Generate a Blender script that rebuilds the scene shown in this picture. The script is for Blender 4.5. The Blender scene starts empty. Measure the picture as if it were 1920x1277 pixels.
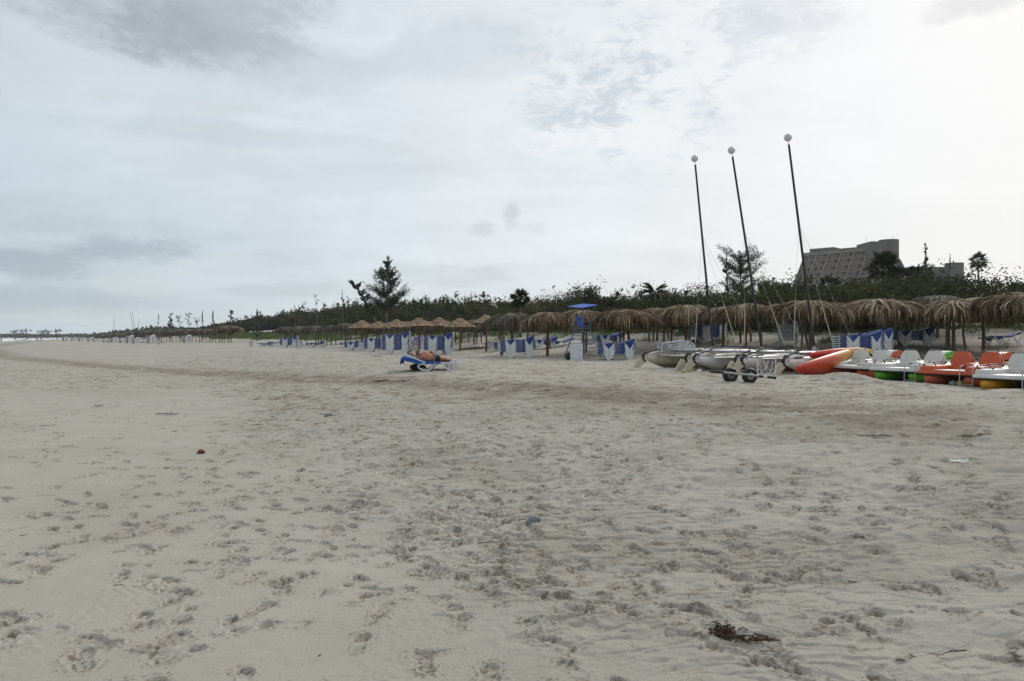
import bpy, math, random
import numpy as np
from mathutils import Vector, Matrix, Quaternion

# ------------------------------------------------------------------ camera
scene = bpy.context.scene
COL = scene.collection
CAMZ, F, HY = 1.65, 1440.0, 631.0        # eye height, focal length and horizon row in 1920-px units
cam_d = bpy.data.cameras.new('camera'); cam_d.lens = 27; cam_d.sensor_width = 36
cam_d.clip_start = 0.1; cam_d.clip_end = 6000; cam_d.shift_y = -7.5 / 1920
cam = bpy.data.objects.new('camera', cam_d); COL.objects.link(cam)
cam.location = (0, 0, CAMZ); cam.rotation_euler = (math.radians(90), 0, 0)
scene.camera = cam

# ------------------------------------------------------------------ sun and sky
SUN_AZ, SUN_EL = math.radians(34), math.radians(30)
sd = Vector((math.sin(SUN_AZ) * math.cos(SUN_EL), math.cos(SUN_AZ) * math.cos(SUN_EL), math.sin(SUN_EL)))
sun_d = bpy.data.lights.new('sun', 'SUN'); sun_d.energy = 1.5; sun_d.angle = math.radians(10); sun_d.color = (1, .95, .87)
sun = bpy.data.objects.new('sun', sun_d); COL.objects.link(sun)
sun.rotation_euler = (-sd).to_track_quat('-Z', 'Y').to_euler()

world = bpy.data.worlds.new('World'); scene.world = world; world.use_nodes = True
wn, wl = world.node_tree.nodes, world.node_tree.links
wn.clear()
def wnode(t, **k):
    n = wn.new(t)
    for a, b in k.items(): setattr(n, a, b)
    return n
def plug(s, v):
    if isinstance(v, bpy.types.NodeSocket): wl.new(v, s)
    else: s.default_value = v
def M(op, a, b=0.0, c=0.0, clamp=False):
    n = wnode('ShaderNodeMath', operation=op, use_clamp=clamp)
    for i, v in enumerate((a, b, c)): plug(n.inputs[i], v)
    return n.outputs[0]
def MIX(f, a, b):
    n = wnode('ShaderNodeMix', data_type='RGBA'); plug(n.inputs[0], f); plug(n.inputs[6], a); plug(n.inputs[7], b)
    return n.outputs[2]
def RAMP(f, stops):
    n = wnode('ShaderNodeValToRGB'); plug(n.inputs[0], f); e = n.color_ramp.elements
    while len(e) < len(stops): e.new(0.5)
    for x, (p, c) in zip(e, stops): x.position = p; x.color = (*c, 1) if len(c) == 3 else c
    return n.outputs[0]
def SM(v, a, b):
    n = wnode('ShaderNodeMapRange', interpolation_type='SMOOTHSTEP'); plug(n.inputs[0], v); plug(n.inputs[1], a); plug(n.inputs[2], b)
    return n.outputs[0]
tc = wnode('ShaderNodeTexCoord'); sep = wnode('ShaderNodeSeparateXYZ'); wl.new(tc.outputs['Generated'], sep.inputs[0])
dx, dy, dz = sep.outputs
az = M('ARCTAN2', dx, dy)
elv = M('ARCSINE', dz)
den = M('ADD', M('MAXIMUM', dz, 0.0), 0.10)
cmb = wnode('ShaderNodeCombineXYZ'); plug(cmb.inputs[0], M('DIVIDE', dx, den)); plug(cmb.inputs[1], M('DIVIDE', dy, den))
def NOI(vec, scale, detail, rough=.55, dist=0.0, off=(0, 0, 0), sc=(1, 1, 1)):
    mp = wnode('ShaderNodeMapping'); wl.new(vec, mp.inputs[0]); mp.inputs[1].default_value = off; mp.inputs[3].default_value = sc
    n = wnode('ShaderNodeTexNoise'); wl.new(mp.outputs[0], n.inputs['Vector'])
    n.inputs['Scale'].default_value = scale; n.inputs['Detail'].default_value = detail
    n.inputs['Roughness'].default_value = rough; n.inputs['Distortion'].default_value = dist
    return n.outputs[0]
ang = wnode('ShaderNodeCombineXYZ'); plug(ang.inputs[0], az); plug(ang.inputs[1], elv)
P1, P2 = cmb.outputs[0], ang.outputs[0]
big = NOI(P1, .42, 6, .55, .4)
streak = NOI(P1, 1.1, 8, .58, .7, (3, 1, 0), (.6, 1.3, 1))
fine = NOI(P2, 22, 9, .62, .5, (5, 2, 0), (1, 1.9, 1))
mid = NOI(P2, 7, 8, .6, .5, (1.7, 4.2, 0), (1, 2.2, 1))
finer = NOI(P2, 75, 6, .65, .6, (3, 8, 0), (1, 1.5, 1))
def pxd(px, py):
    a = math.atan((px - 960) / F); return a, math.atan((HY - py) / F * math.cos(a))
def blob(px, py, wx, wy, wob=.9):
    a, e = pxd(px, py)
    u = M('DIVIDE', M('SUBTRACT', az, a), wx / F); v = M('DIVIDE', M('SUBTRACT', elv, e), wy / F)
    d = M('ADD', M('MULTIPLY', u, u), M('MULTIPLY', v, v))
    d = M('ADD', d, M('MULTIPLY', M('SUBTRACT', mid, .5), wob * 3))
    d = M('ADD', d, M('MULTIPLY', M('SUBTRACT', fine, .5), wob * 1.4))
    d = M('ADD', d, M('MULTIPLY', M('SUBTRACT', finer, .5), wob * 1.1))
    return M('SUBTRACT', 1.0, SM(d, 0.05, 1.25))
azn = M('MULTIPLY_ADD', az, 1 / (2 * math.pi), .5)      # 0.5 straight ahead, +-34 deg = 0.405..0.595
azn = M('ADD', azn, M('MULTIPLY', M('SUBTRACT', mid, .5), .02))
hi = RAMP(azn, [(0, (.57, .61, .66)), (.40, (.655, .735, .795)), (.47, (.74, .805, .85)), (.53, (.845, .88, .90)), (.58, (.94, .945, .95)), (.66, (.96, .95, .94)), (1, (.57, .61, .66))])
lo = RAMP(azn, [(0, (.52, .60, .64)), (.40, (.56, .665, .735)), (.45, (.67, .76, .825)), (.50, (.80, .855, .90)), (.55, (.90, .92, .935)), (.60, (.94, .94, .92)), (.66, (.95, .94, .915)), (1, (.52, .60, .64))])
col = MIX(SM(elv, .02, .30), lo, hi)
def scale_col(c, f):
    n = wnode('ShaderNodeVectorMath', operation='SCALE'); wl.new(c, n.inputs[0]); plug(n.inputs[3], f); return n.outputs[0]
mod = M('ADD', M('MULTIPLY', M('SUBTRACT', big, .5), .30), M('MULTIPLY', M('SUBTRACT', streak, .5), .24))
mod = M('ADD', mod, M('MULTIPLY', M('SUBTRACT', mid, .5), .20))
damp = M('SUBTRACT', 1.0, M('MULTIPLY', SM(azn, .50, .60), .72))
col = scale_col(col, M('ADD', 1.0, M('MULTIPLY', mod, damp)))
# individual clouds (directions on the sky)
D1 = M('MULTIPLY', blob(330, -5, 270, 110, .8), .50)
col = MIX(D1, col, (.285, .325, .355, 1))
col = MIX(M('MULTIPLY', blob(300, 50, 90, 60, .8), .30), col, (.24, .28, .31, 1))
D1b = M('MULTIPLY', blob(560, 120, 170, 60, .9), .22)
col = MIX(D1b, col, (.42, .47, .50, 1))
for (x, y, wx, wy, k, c) in [(180, 430, 230, 26, .20, (.335, .42, .47)), (30, 495, 110, 28, .48, (.29, .375, .44)), (240, 468, 120, 26, .62, (.33, .42, .48)),
                             (60, 560, 210, 26, .38, (.33, .42, .47)), (560, 545, 140, 16, .30, (.42, .50, .545)), (800, 515, 150, 22, .30, (.50, .575, .61)), (620, 480, 120, 18, .2, (.47, .55, .59)),
                             (905, 428, 30, 18, .36, (.46, .52, .56)), (960, 408, 20, 30, .40, (.43, .49, .53)), (1000, 426, 38, 16, .26, (.50, .56, .60)),
                             (1830, 10, 90, 26, .55, (.62, .64, .65)), (430, 250, 330, 22, .22, (.44, .53, .60)), (900, 90, 260, 60, .20, (.5, .58, .65))]:
    col = MIX(M('MULTIPLY', blob(x, y, wx, wy, 1.0), k), col, (*c, 1))
for (x, y, wx, wy, k) in [(260, 536, 70, 22, .65), (400, 500, 120, 22, .25), (500, 212, 130, 12, .6), (740, 280, 60, 16, .5), (60, 600, 160, 14, .2), (300, 190, 200, 14, .5), (430, 245, 150, 10, .4), (120, 590, 120, 16, .35), (620, 330, 260, 40, .25)]:
    col = MIX(M('MULTIPLY', blob(x, y, wx, wy, 1.1), k), col, (.66, .72, .745, 1))
# broken altocumulus field, upper centre right
fld = M('MAXIMUM', blob(1170, 150, 260, 165, .7), M('MULTIPLY', blob(1240, 70, 330, 90, .7), .8))
gaps = NOI(P2, 26, 9, .66, .9, (9, 4, 0), (1, 2.3, 1))
big2 = NOI(P2, 7.5, 5, .55, .4, (2, 7, 0), (1, 1.7, 1))
gg = M('ADD', M('MULTIPLY', gaps, .55), M('MULTIPLY', big2, .6))
blue = M('MULTIPLY', M('SUBTRACT', 1.0, SM(gg, .46, .60)), fld)
col = MIX(M('MULTIPLY', blue, .58), col, (.47, .555, .64, 1))
brt = M('MULTIPLY', SM(gg, .57, .70), fld)
col = MIX(M('MULTIPLY', brt, .85), col, (.90, .925, .93, 1))
B2 = M('MULTIPLY', blob(1140, 262, 190, 40, 1.0), SM(gaps, .44, .60))
col = MIX(M('MULTIPLY', B2, .80), col, (.92, .94, .945, 1))
# a little of the clear-sky model shows through the thin layer
nish = wnode('ShaderNodeTexSky', sky_type='NISHITA'); nish.sun_disc = False
nish.sun_elevation = SUN_EL; nish.sun_rotation = SUN_AZ
col10 = scale_col(col, 10.0)
fin = MIX(.93, nish.outputs[0], col10)
lowm = SM(elv, -.12, -.01)
fin = MIX(lowm, (3.2, 3.2, 3.0, 1), fin)
bg = wnode('ShaderNodeBackground'); wl.new(fin, bg.inputs[0]); bg.inputs[1].default_value = .1
out = wnode('ShaderNodeOutputWorld'); wl.new(bg.outputs[0], out.inputs[0])
scene.view_settings.view_transform = 'Standard'; scene.view_settings.look = 'None'
scene.view_settings.exposure = 0.0; scene.view_settings.gamma = 1.0; scene.view_settings.use_curve_mapping = False

# ------------------------------------------------------------------ materials
MATS = {}
def mat(name, color, rough=.6, color2=None, scale=6, detail=5, bump=0, bscale=40, attr=None, ramp=None, metal=0, spec=.35, trans=0):
    if name in MATS: return MATS[name]
    m = bpy.data.materials.new(name); m.use_nodes = True
    nt = m.node_tree; b = nt.nodes['Principled BSDF']
    b.inputs['Roughness'].default_value = rough; b.inputs['Metallic'].default_value = metal
    b.inputs['Specular IOR Level'].default_value = spec
    b.inputs['Base Color'].default_value = (*color, 1)
    tcn = nt.nodes.new('ShaderNodeTexCoord')
    if attr:
        a = nt.nodes.new('ShaderNodeAttribute'); a.attribute_name = attr
        r = nt.nodes.new('ShaderNodeValToRGB'); e = r.color_ramp.elements
        while len(e) < len(ramp): e.new(.5)
        for x, (p, c) in zip(e, ramp): x.position = p; x.color = (*c, 1)
        nt.links.new(a.outputs['Fac'], r.inputs[0]); src = r.outputs[0]
        if color2 is not None:
            n = nt.nodes.new('ShaderNodeTexNoise'); n.inputs['Scale'].default_value = scale; n.inputs['Detail'].default_value = detail
            nt.links.new(tcn.outputs['Object'], n.inputs['Vector'])
            mr = nt.nodes.new('ShaderNodeMapRange'); nt.links.new(n.outputs[0], mr.inputs[0]); mr.inputs[1].default_value = .45; mr.inputs[2].default_value = .75
            mx = nt.nodes.new('ShaderNodeMix'); mx.data_type = 'RGBA'
            nt.links.new(mr.outputs[0], mx.inputs[0]); nt.links.new(src, mx.inputs[6]); mx.inputs[7].default_value = (*color2, 1); src = mx.outputs[2]
        nt.links.new(src, b.inputs['Base Color'])
    elif color2 is not None:
        n = nt.nodes.new('ShaderNodeTexNoise'); n.inputs['Scale'].default_value = scale; n.inputs['Detail'].default_value = detail
        n.inputs['Roughness'].default_value = .65
        nt.links.new(tcn.outputs['Object'], n.inputs['Vector'])
        mr = nt.nodes.new('ShaderNodeMapRange'); nt.links.new(n.outputs[0], mr.inputs[0]); mr.inputs[1].default_value = .38; mr.inputs[2].default_value = .66
        mx = nt.nodes.new('ShaderNodeMix'); mx.data_type = 'RGBA'
        nt.links.new(mr.outputs[0], mx.inputs[0]); mx.inputs[6].default_value = (*color, 1); mx.inputs[7].default_value = (*color2, 1)
        nt.links.new(mx.outputs[2], b.inputs['Base Color'])
    if bump:
        n = nt.nodes.new('ShaderNodeTexNoise'); n.inputs['Scale'].default_value = bscale; n.inputs['Detail'].default_value = 4
        nt.links.new(tcn.outputs['Object'], n.inputs['Vector'])
        bp = nt.nodes.new('ShaderNodeBump'); bp.inputs['Strength'].default_value = bump; bp.inputs['Distance'].default_value = .02
        nt.links.new(n.outputs[0], bp.inputs['Height']); nt.links.new(bp.outputs[0], b.inputs['Normal'])
    if trans:
        t = nt.nodes.new('ShaderNodeBsdfTranslucent'); ms = nt.nodes.new('ShaderNodeMixShader'); ms.inputs[0].default_value = trans
        o = nt.nodes['Material Output']
        if b.inputs['Base Color'].links: nt.links.new(b.inputs['Base Color'].links[0].from_socket, t.inputs[0])
        else: t.inputs[0].default_value = (*color, 1)
        nt.links.new(b.outputs[0], ms.inputs[1]); nt.links.new(t.outputs[0], ms.inputs[2]); nt.links.new(ms.outputs[0], o.inputs[0])
    MATS[name] = m; return m

white_pl = mat('white_plastic', (.66, .68, .69), .5, (.55, .57, .58), 9)
blue_sl = mat('blue_sling', (.018, .045, .19), .8, (.026, .064, .235), 14)
blue_can = mat('blue_canvas', (.035, .11, .42), .8, (.06, .16, .52), 5)
towel_m = mat('blue_towel', (.016, .065, .26), .95, (.024, .095, .33), 10, bump=.4, bscale=30)
wood_m = mat('old_wood', (.12, .085, .06), .85, (.20, .16, .125), 12, bump=.5, bscale=25)
redwood = mat('red_wood', (.13, .055, .028), .8, (.19, .09, .05), 10, bump=.4, bscale=25)
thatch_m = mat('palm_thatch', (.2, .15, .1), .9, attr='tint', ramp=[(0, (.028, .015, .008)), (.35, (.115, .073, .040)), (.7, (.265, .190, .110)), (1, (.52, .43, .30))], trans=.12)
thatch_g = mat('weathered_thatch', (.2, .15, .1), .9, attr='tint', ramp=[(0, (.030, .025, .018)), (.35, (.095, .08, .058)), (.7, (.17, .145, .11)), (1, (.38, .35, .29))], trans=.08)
cane_m = mat('cane_strips', (.3, .2, .1), .85, attr='tint', ramp=[(0, (.030, .016, .010)), (.45, (.17, .105, .055)), (1, (.40, .30, .19))])
grey_metal = mat('painted_grey_metal', (.10, .125, .15), .55, (.15, .17, .19), 8)
black_m = mat('black_rubber', (.012, .012, .014), .6, (.025, .024, .024), 10)
black_al = mat('black_anodised', (.014, .015, .018), .42, (.025, .026, .03), 4)
alu_m = mat('dull_aluminium', (.42, .43, .44), .35, (.30, .31, .32), 9, metal=.7)
gel_white = mat('white_gelcoat', (.76, .75, .72), .35, (.60, .58, .53), 3)
gel_cream = mat('cream_gelcoat', (.60, .55, .42), .4, (.45, .38, .25), 3)
cover_m = mat('cable_cover', (.42, .42, .30), .6)
tramp_m = mat('trampoline_mesh', (.62, .64, .66), .8, (.50, .52, .54), 18)
skin_m = mat('sunburnt_skin', (.42, .19, .11), .6, (.48, .24, .15), 7, spec=.3)
skin2_m = mat('pale_skin', (.50, .30, .22), .6, (.44, .22, .15), 7)
hair_m = mat('greying_hair', (.09, .075, .06), .9, (.16, .14, .12), 30)
leafA = mat('scrub_leaves', (.04, .05, .02), .85, attr='tint', ramp=[(0, (.022, .029, .012)), (.45, (.046, .064, .022)), (.85, (.082, .100, .034)), (1, (.13, .12, .055))], color2=(.060, .047, .030), scale=.16, detail=3, trans=.08, spec=.1)
leafB = mat('pine_needles', (.03, .045, .02), .8, spec=.1, attr='tint', ramp=[(0, (.014, .024, .013)), (.6, (.034, .052, .027)), (1, (.07, .085, .042))], trans=.12)
leafC = mat('palm_leaves', (.03, .05, .02), .6, spec=.2, attr='tint', ramp=[(0, (.013, .025, .010)), (.6, (.036, .058, .022)), (1, (.09, .10, .042))], trans=.12)
leafD = mat('sea_grape_leaves', (.03, .05, .02), .7, spec=.15, attr='tint', ramp=[(0, (.018, .028, .011)), (.55, (.050, .070, .025)), (1, (.10, .11, .045))], trans=.15)
leafF = mat('far_foliage', (.05, .06, .045), .9, attr='tint', ramp=[(0, (.040, .050, .034)), (1, (.095, .105, .07))])
grass_m = mat('dune_grass', (.06, .09, .03), .8, attr='tint', ramp=[(0, (.06, .10, .025)), (.6, (.11, .165, .045)), (1, (.24, .24, .11))], trans=.25)
bark_m = mat('bark', (.09, .07, .055), .9, (.15, .125, .10), 6, bump=.4)
bare_m = mat('bare_twigs', (.17, .145, .125), .9, (.10, .08, .07), 8)
concrete_m = mat('tan_concrete', (.098, .078, .062), .9, (.12, .098, .08), .35)
concrete_g = mat('grey_concrete', (.095, .090, .084), .85, (.115, .110, .102), .25)
band_m = mat('pale_concrete', (.21, .195, .17), .85, (.18, .165, .145), .6)
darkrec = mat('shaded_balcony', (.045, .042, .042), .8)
glass_m = mat('window_glass', (.05, .07, .10), .12, spec=.8)

# ------------------------------------------------------------------ object helpers
def tag(o, label=None, cat=None, group=None, kind=None):
    if label: o['label'] = label
    if cat: o['category'] = cat
    if group: o['group'] = group
    if kind: o['kind'] = kind
    return o
def empty(name, loc=(0, 0, 0), rz=0, label=None, cat=None, group=None):
    o = bpy.data.objects.new(name, None); COL.objects.link(o); o.location = loc; o.rotation_euler = (0, 0, rz)
    o.empty_display_size = .2
    return tag(o, label, cat, group)
def link_mesh(name, me, parent=None):
    o = bpy.data.objects.new(name, me); COL.objects.link(o)
    if parent: o.parent = parent
    return o
def np_mesh(name, V, Q, m=None, tint=None, smooth=False, extra=None):
    V = np.asarray(V, np.float32); Q = np.asarray(Q, np.int32)
    me = bpy.data.meshes.new(name); me.vertices.add(len(V)); me.vertices.foreach_set('co', V.ravel())
    k = Q.shape[1]; me.loops.add(Q.size); me.loops.foreach_set('vertex_index', Q.ravel())
    me.polygons.add(len(Q)); me.polygons.foreach_set('loop_start', np.arange(0, Q.size, k, dtype=np.int32))
    me.polygons.foreach_set('loop_total', np.full(len(Q), k, np.int32))
    if smooth: me.polygons.foreach_set('use_smooth', np.ones(len(Q), bool))
    if tint is not None:
        a = me.attributes.new('tint', 'FLOAT', 'POINT'); a.data.foreach_set('value', np.asarray(tint, np.float32))
    if extra:
        for n_, arr in extra.items():
            a = me.attributes.new(n_, 'FLOAT', 'POINT'); a.data.foreach_set('value', np.asarray(arr, np.float32))
    if m: me.materials.append(m)
    me.update(calc_edges=True); me.validate()
    return me
class MB:
    def __init__(s): s.v = []; s.f = []; s.mi = []; s.t = []
    def add(s, vs, fs, mi=0, t=.5):
        b = len(s.v); s.v += [tuple(v) for v in vs]; s.f += [tuple(i + b for i in f) for f in fs]; s.mi += [mi] * len(fs); s.t += [t] * len(vs); return s
    def box(s, c, d, R=None, mi=0, taper=1, t=.5):
        hx, hy, hz = d[0] / 2, d[1] / 2, d[2] / 2
        vs = [Vector((x * hx * (taper if z > 0 else 1), y * hy * (taper if z > 0 else 1), z * hz)) for z in (-1, 1) for y in (-1, 1) for x in (-1, 1)]
        if R is not None: vs = [R @ v for v in vs]
        c = Vector(c)
        return s.add([v + c for v in vs], [(0, 2, 3, 1), (4, 5, 7, 6), (0, 1, 5, 4), (2, 6, 7, 3), (0, 4, 6, 2), (1, 3, 7, 5)], mi, t)
    def tube(s, pts, r, n=8, cap=True, mi=0, flat=1, t=.5):
        pts = [Vector(p) for p in pts]; rs = r if isinstance(r, (list, tuple)) else [r] * len(pts)
        rings = []; up = None
        for i, p in enumerate(pts):
            a = pts[max(i - 1, 0)]; b = pts[min(i + 1, len(pts) - 1)]; d = (b - a)
            d = d.normalized() if d.length > 1e-9 else Vector((0, 0, 1))
            if up is None: up = Vector((0, 0, 1)) if abs(d.z) < .9 else Vector((1, 0, 0))
            x = up.cross(d)
            if x.length < 1e-5: x = Vector((0, 1, 0)).cross(d)
            x.normalize(); y = d.cross(x).normalized(); up = y
            rings.append([p + x * math.cos(2 * math.pi * k / n) * rs[i] + y * math.sin(2 * math.pi * k / n) * rs[i] * flat for k in range(n)])
        vs = [v for q in rings for v in q]
        fs = [(i * n + k, i * n + (k + 1) % n, (i + 1) * n + (k + 1) % n, (i + 1) * n + k) for i in range(len(pts) - 1) for k in range(n)]
        if cap: fs += [tuple(range(n - 1, -1, -1)), tuple((len(pts) - 1) * n + k for k in range(n))]
        return s.add(vs, fs, mi, t)
    def loft(s, rings, cap=True, mi=0, closed=True, t=.5):
        n = len(rings[0]); vs = [v for q in rings for v in q]
        kk = n if closed else n - 1
        fs = [(i * n + k, i * n + (k + 1) % n, (i + 1) * n + (k + 1) % n, (i + 1) * n + k) for i in range(len(rings) - 1) for k in range(kk)]
        if cap and closed: fs += [tuple(range(n - 1, -1, -1)), tuple((len(rings) - 1) * n + k for k in range(n))]
        return s.add(vs, fs, mi, t)
    def ball(s, c, r, nu=12, nv=8, mi=0, t=.5, jit=0, rng=None):
        rx, ry, rz = (r, r, r) if not isinstance(r, (tuple, list)) else r
        rings = []
        for i in range(nv + 1):
            ph = math.pi * (i / nv) ; ph = min(max(ph, .02), math.pi - .02)
            rings.append([Vector((c[0] + rx * math.sin(ph) * math.cos(2 * math.pi * k / nu) * (1 + (rng.uniform(-jit, jit) if jit else 0)), c[1] + ry * math.sin(ph) * math.sin(2 * math.pi * k / nu) * (1 + (rng.uniform(-jit, jit) if jit else 0)), c[2] - rz * math.cos(ph))) for k in range(nu)])
        return s.loft(rings, True, mi, True, t)
    def prism(s, poly, y0, y1, axis='y', mi=0, R=None, c=(0, 0, 0)):
        def P(a, b, w):
            v = Vector((a, w, b)) if axis == 'y' else (Vector((w, a, b)) if axis == 'x' else Vector((a, b, w)))
            if R is not None: v = R @ v
            return v + Vector(c)
        n = len(poly); vs = [P(a, b, y0) for a, b in poly] + [P(a, b, y1) for a, b in poly]
        return s.add(vs, [tuple(range(n)), tuple(range(2 * n - 1, n - 1, -1))] + [(k, (k + 1) % n + 0, (k + 1) % n + n, k + n)[::-1] for k in range(n)], mi)
    def mesh(s, name, mats, smooth=False, tint=False):
        me = bpy.data.meshes.new(name); me.from_pydata(s.v, [], s.f)
        for m in (mats if isinstance(mats, (list, tuple)) else [mats]): me.materials.append(m)
        me.polygons.foreach_set('material_index', s.mi)
        if smooth: me.polygons.foreach_set('use_smooth', [True] * len(s.f)); me.set_sharp_from_angle(angle=math.radians(38))
        if tint:
            a = me.attributes.new('tint', 'FLOAT', 'POINT'); a.data.foreach_set('value', s.t)
        me.update(); return me
    def obj(s, name, mats, parent=None, smooth=False, tint=False):
        return link_mesh(name, s.mesh(name, mats, smooth, tint), parent)
def kids(o): return [c for c in o.children]
def copy_tree(o, parent=None):
    c = o.copy(); COL.objects.link(c); c.parent = parent
    for ch in kids(o): copy_tree(ch, c)
    return c
ORD = ['zeroth', 'first', 'second', 'third', 'fourth', 'fifth', 'sixth', 'seventh', 'eighth', 'ninth', 'tenth', 'eleventh', 'twelfth', 'thirteenth', 'fourteenth']

# ------------------------------------------------------------------ terrain
def _h(ix, iy, seed):
    h = (ix.astype(np.int64) * 374761393 + iy.astype(np.int64) * 668265263 + seed * 974711) & 0x7fffffff
    h = ((h ^ (h >> 13)) * 1274126177) & 0x7fffffff
    return ((h ^ (h >> 16)) & 0xffff) / 65535.0
def pn(x, y, wl_, seed=0):
    x = np.asarray(x, float) / wl_ + 1000; y = np.asarray(y, float) / wl_ + 1000
    ix, iy = np.floor(x), np.floor(y); fx, fy = x - ix, y - iy
    def g(a, b):
        an = _h(ix + a, iy + b, seed) * 2 * np.pi
        return np.cos(an) * (fx - a) + np.sin(an) * (fy - b)
    u = fx * fx * fx * (fx * (fx * 6 - 15) + 10); v = fy * fy * fy * (fy * (fy * 6 - 15) + 10)
    return 1.5 * ((g(0, 0) * (1 - u) + g(1, 0) * u) * (1 - v) + (g(0, 1) * (1 - u) + g(1, 1) * u) * v)
def sst(v, a, b):
    t = np.clip((v - a) / (b - a), 0, 1); return t * t * (3 - 2 * t)
FOOT = np.array([(90, 14), (60, 22), (22, 31), (14, 31.5), (7, 37), (2, 42), (-7.5, 58), (-19, 80), (-54, 150), (-105, 225), (-171, 320), (-330, 620), (-520, 950)], float)
def foot_d(x, y):
    x = np.asarray(x, float); y = np.asarray(y, float); best = np.full(x.shape, 1e9); sg = np.ones(x.shape)
    for (ax, ay), (bx, by) in zip(FOOT[:-1], FOOT[1:]):
        tx, ty = bx - ax, by - ay; L2 = tx * tx + ty * ty
        t = np.clip(((x - ax) * tx + (y - ay) * ty) / L2, 0, 1)
        ex, ey = x - ax - t * tx, y - ay - t * ty; d = np.hypot(ex, ey)
        s_ = np.sign(ex * ty - ey * tx); m = d < best
        best = np.where(m, d, best); sg = np.where(m, s_, sg)
    return best * sg
def shore_s(x, y): return (np.asarray(x, float) + 51 + .484 * np.asarray(y, float)) * .9
MOUNDS = [(9.0, 19.0, .10, 1.1, .5), (8.9, 20.5, .24, .75, .55), (8.2, 21.4, .10, .9, .6), (5.3, 27.6, .07, 1.5, .7), (10.9, 16.2, .08, 1.2, .5), (9.6, 18.2, .06, .8, .4), (7.2, 23.3, .05, 1.4, .5)]
def terr(x, y):
    x = np.asarray(x, float); y = np.asarray(y, float)
    s = shore_s(x, y); d = foot_d(x, y)
    z = np.interp(s, [-80, -10, 0, 12, 40], [-4, -.75, -.32, -.02, 0]) + .45 * sst(s, 46.5, 57)
    dn = np.interp(d, [-2, 1, 5, 12, 20, 40, 80], [0, .08, .5, 1.45, 1.75, 2.5, 2.8])
    far = np.clip(y / 60, .6, 1.3)
    z = z + dn + sst(d, 1, 8) * (.22 * pn(x, y, 6, 5) + .10 * pn(x, y, 2.4, 6)) * far
    z = z + .03 * pn(x, y, 9, 3) * sst(s, 10, 30)
    for (mx, my, a, rx, ry) in MOUNDS: z = z + a * np.exp(-((x - mx) / rx) ** 2 - ((y - my) / ry) ** 2)
    return z
def gz(x, y): return float(terr(np.array([x]), np.array([y]))[0])
def WX(px, Y): return (px - 960) / F * Y
def WZ(py, Y): return CAMZ - (py - HY) / F * Y
def P3(px, py, Y): return Vector((WX(px, Y), Y, WZ(py, Y)))
def hit(px, py, y0=2.5, y1=500):
    Y = np.geomspace(y0, y1, 3000); g = terr((px - 960) / F * Y, Y); r = CAMZ - (py - HY) / F * Y
    i = int(np.argmax(r <= g)) if (r <= g).any() else 2999
    return Vector((WX(px, Y[i]), Y[i], float(g[i])))
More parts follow.
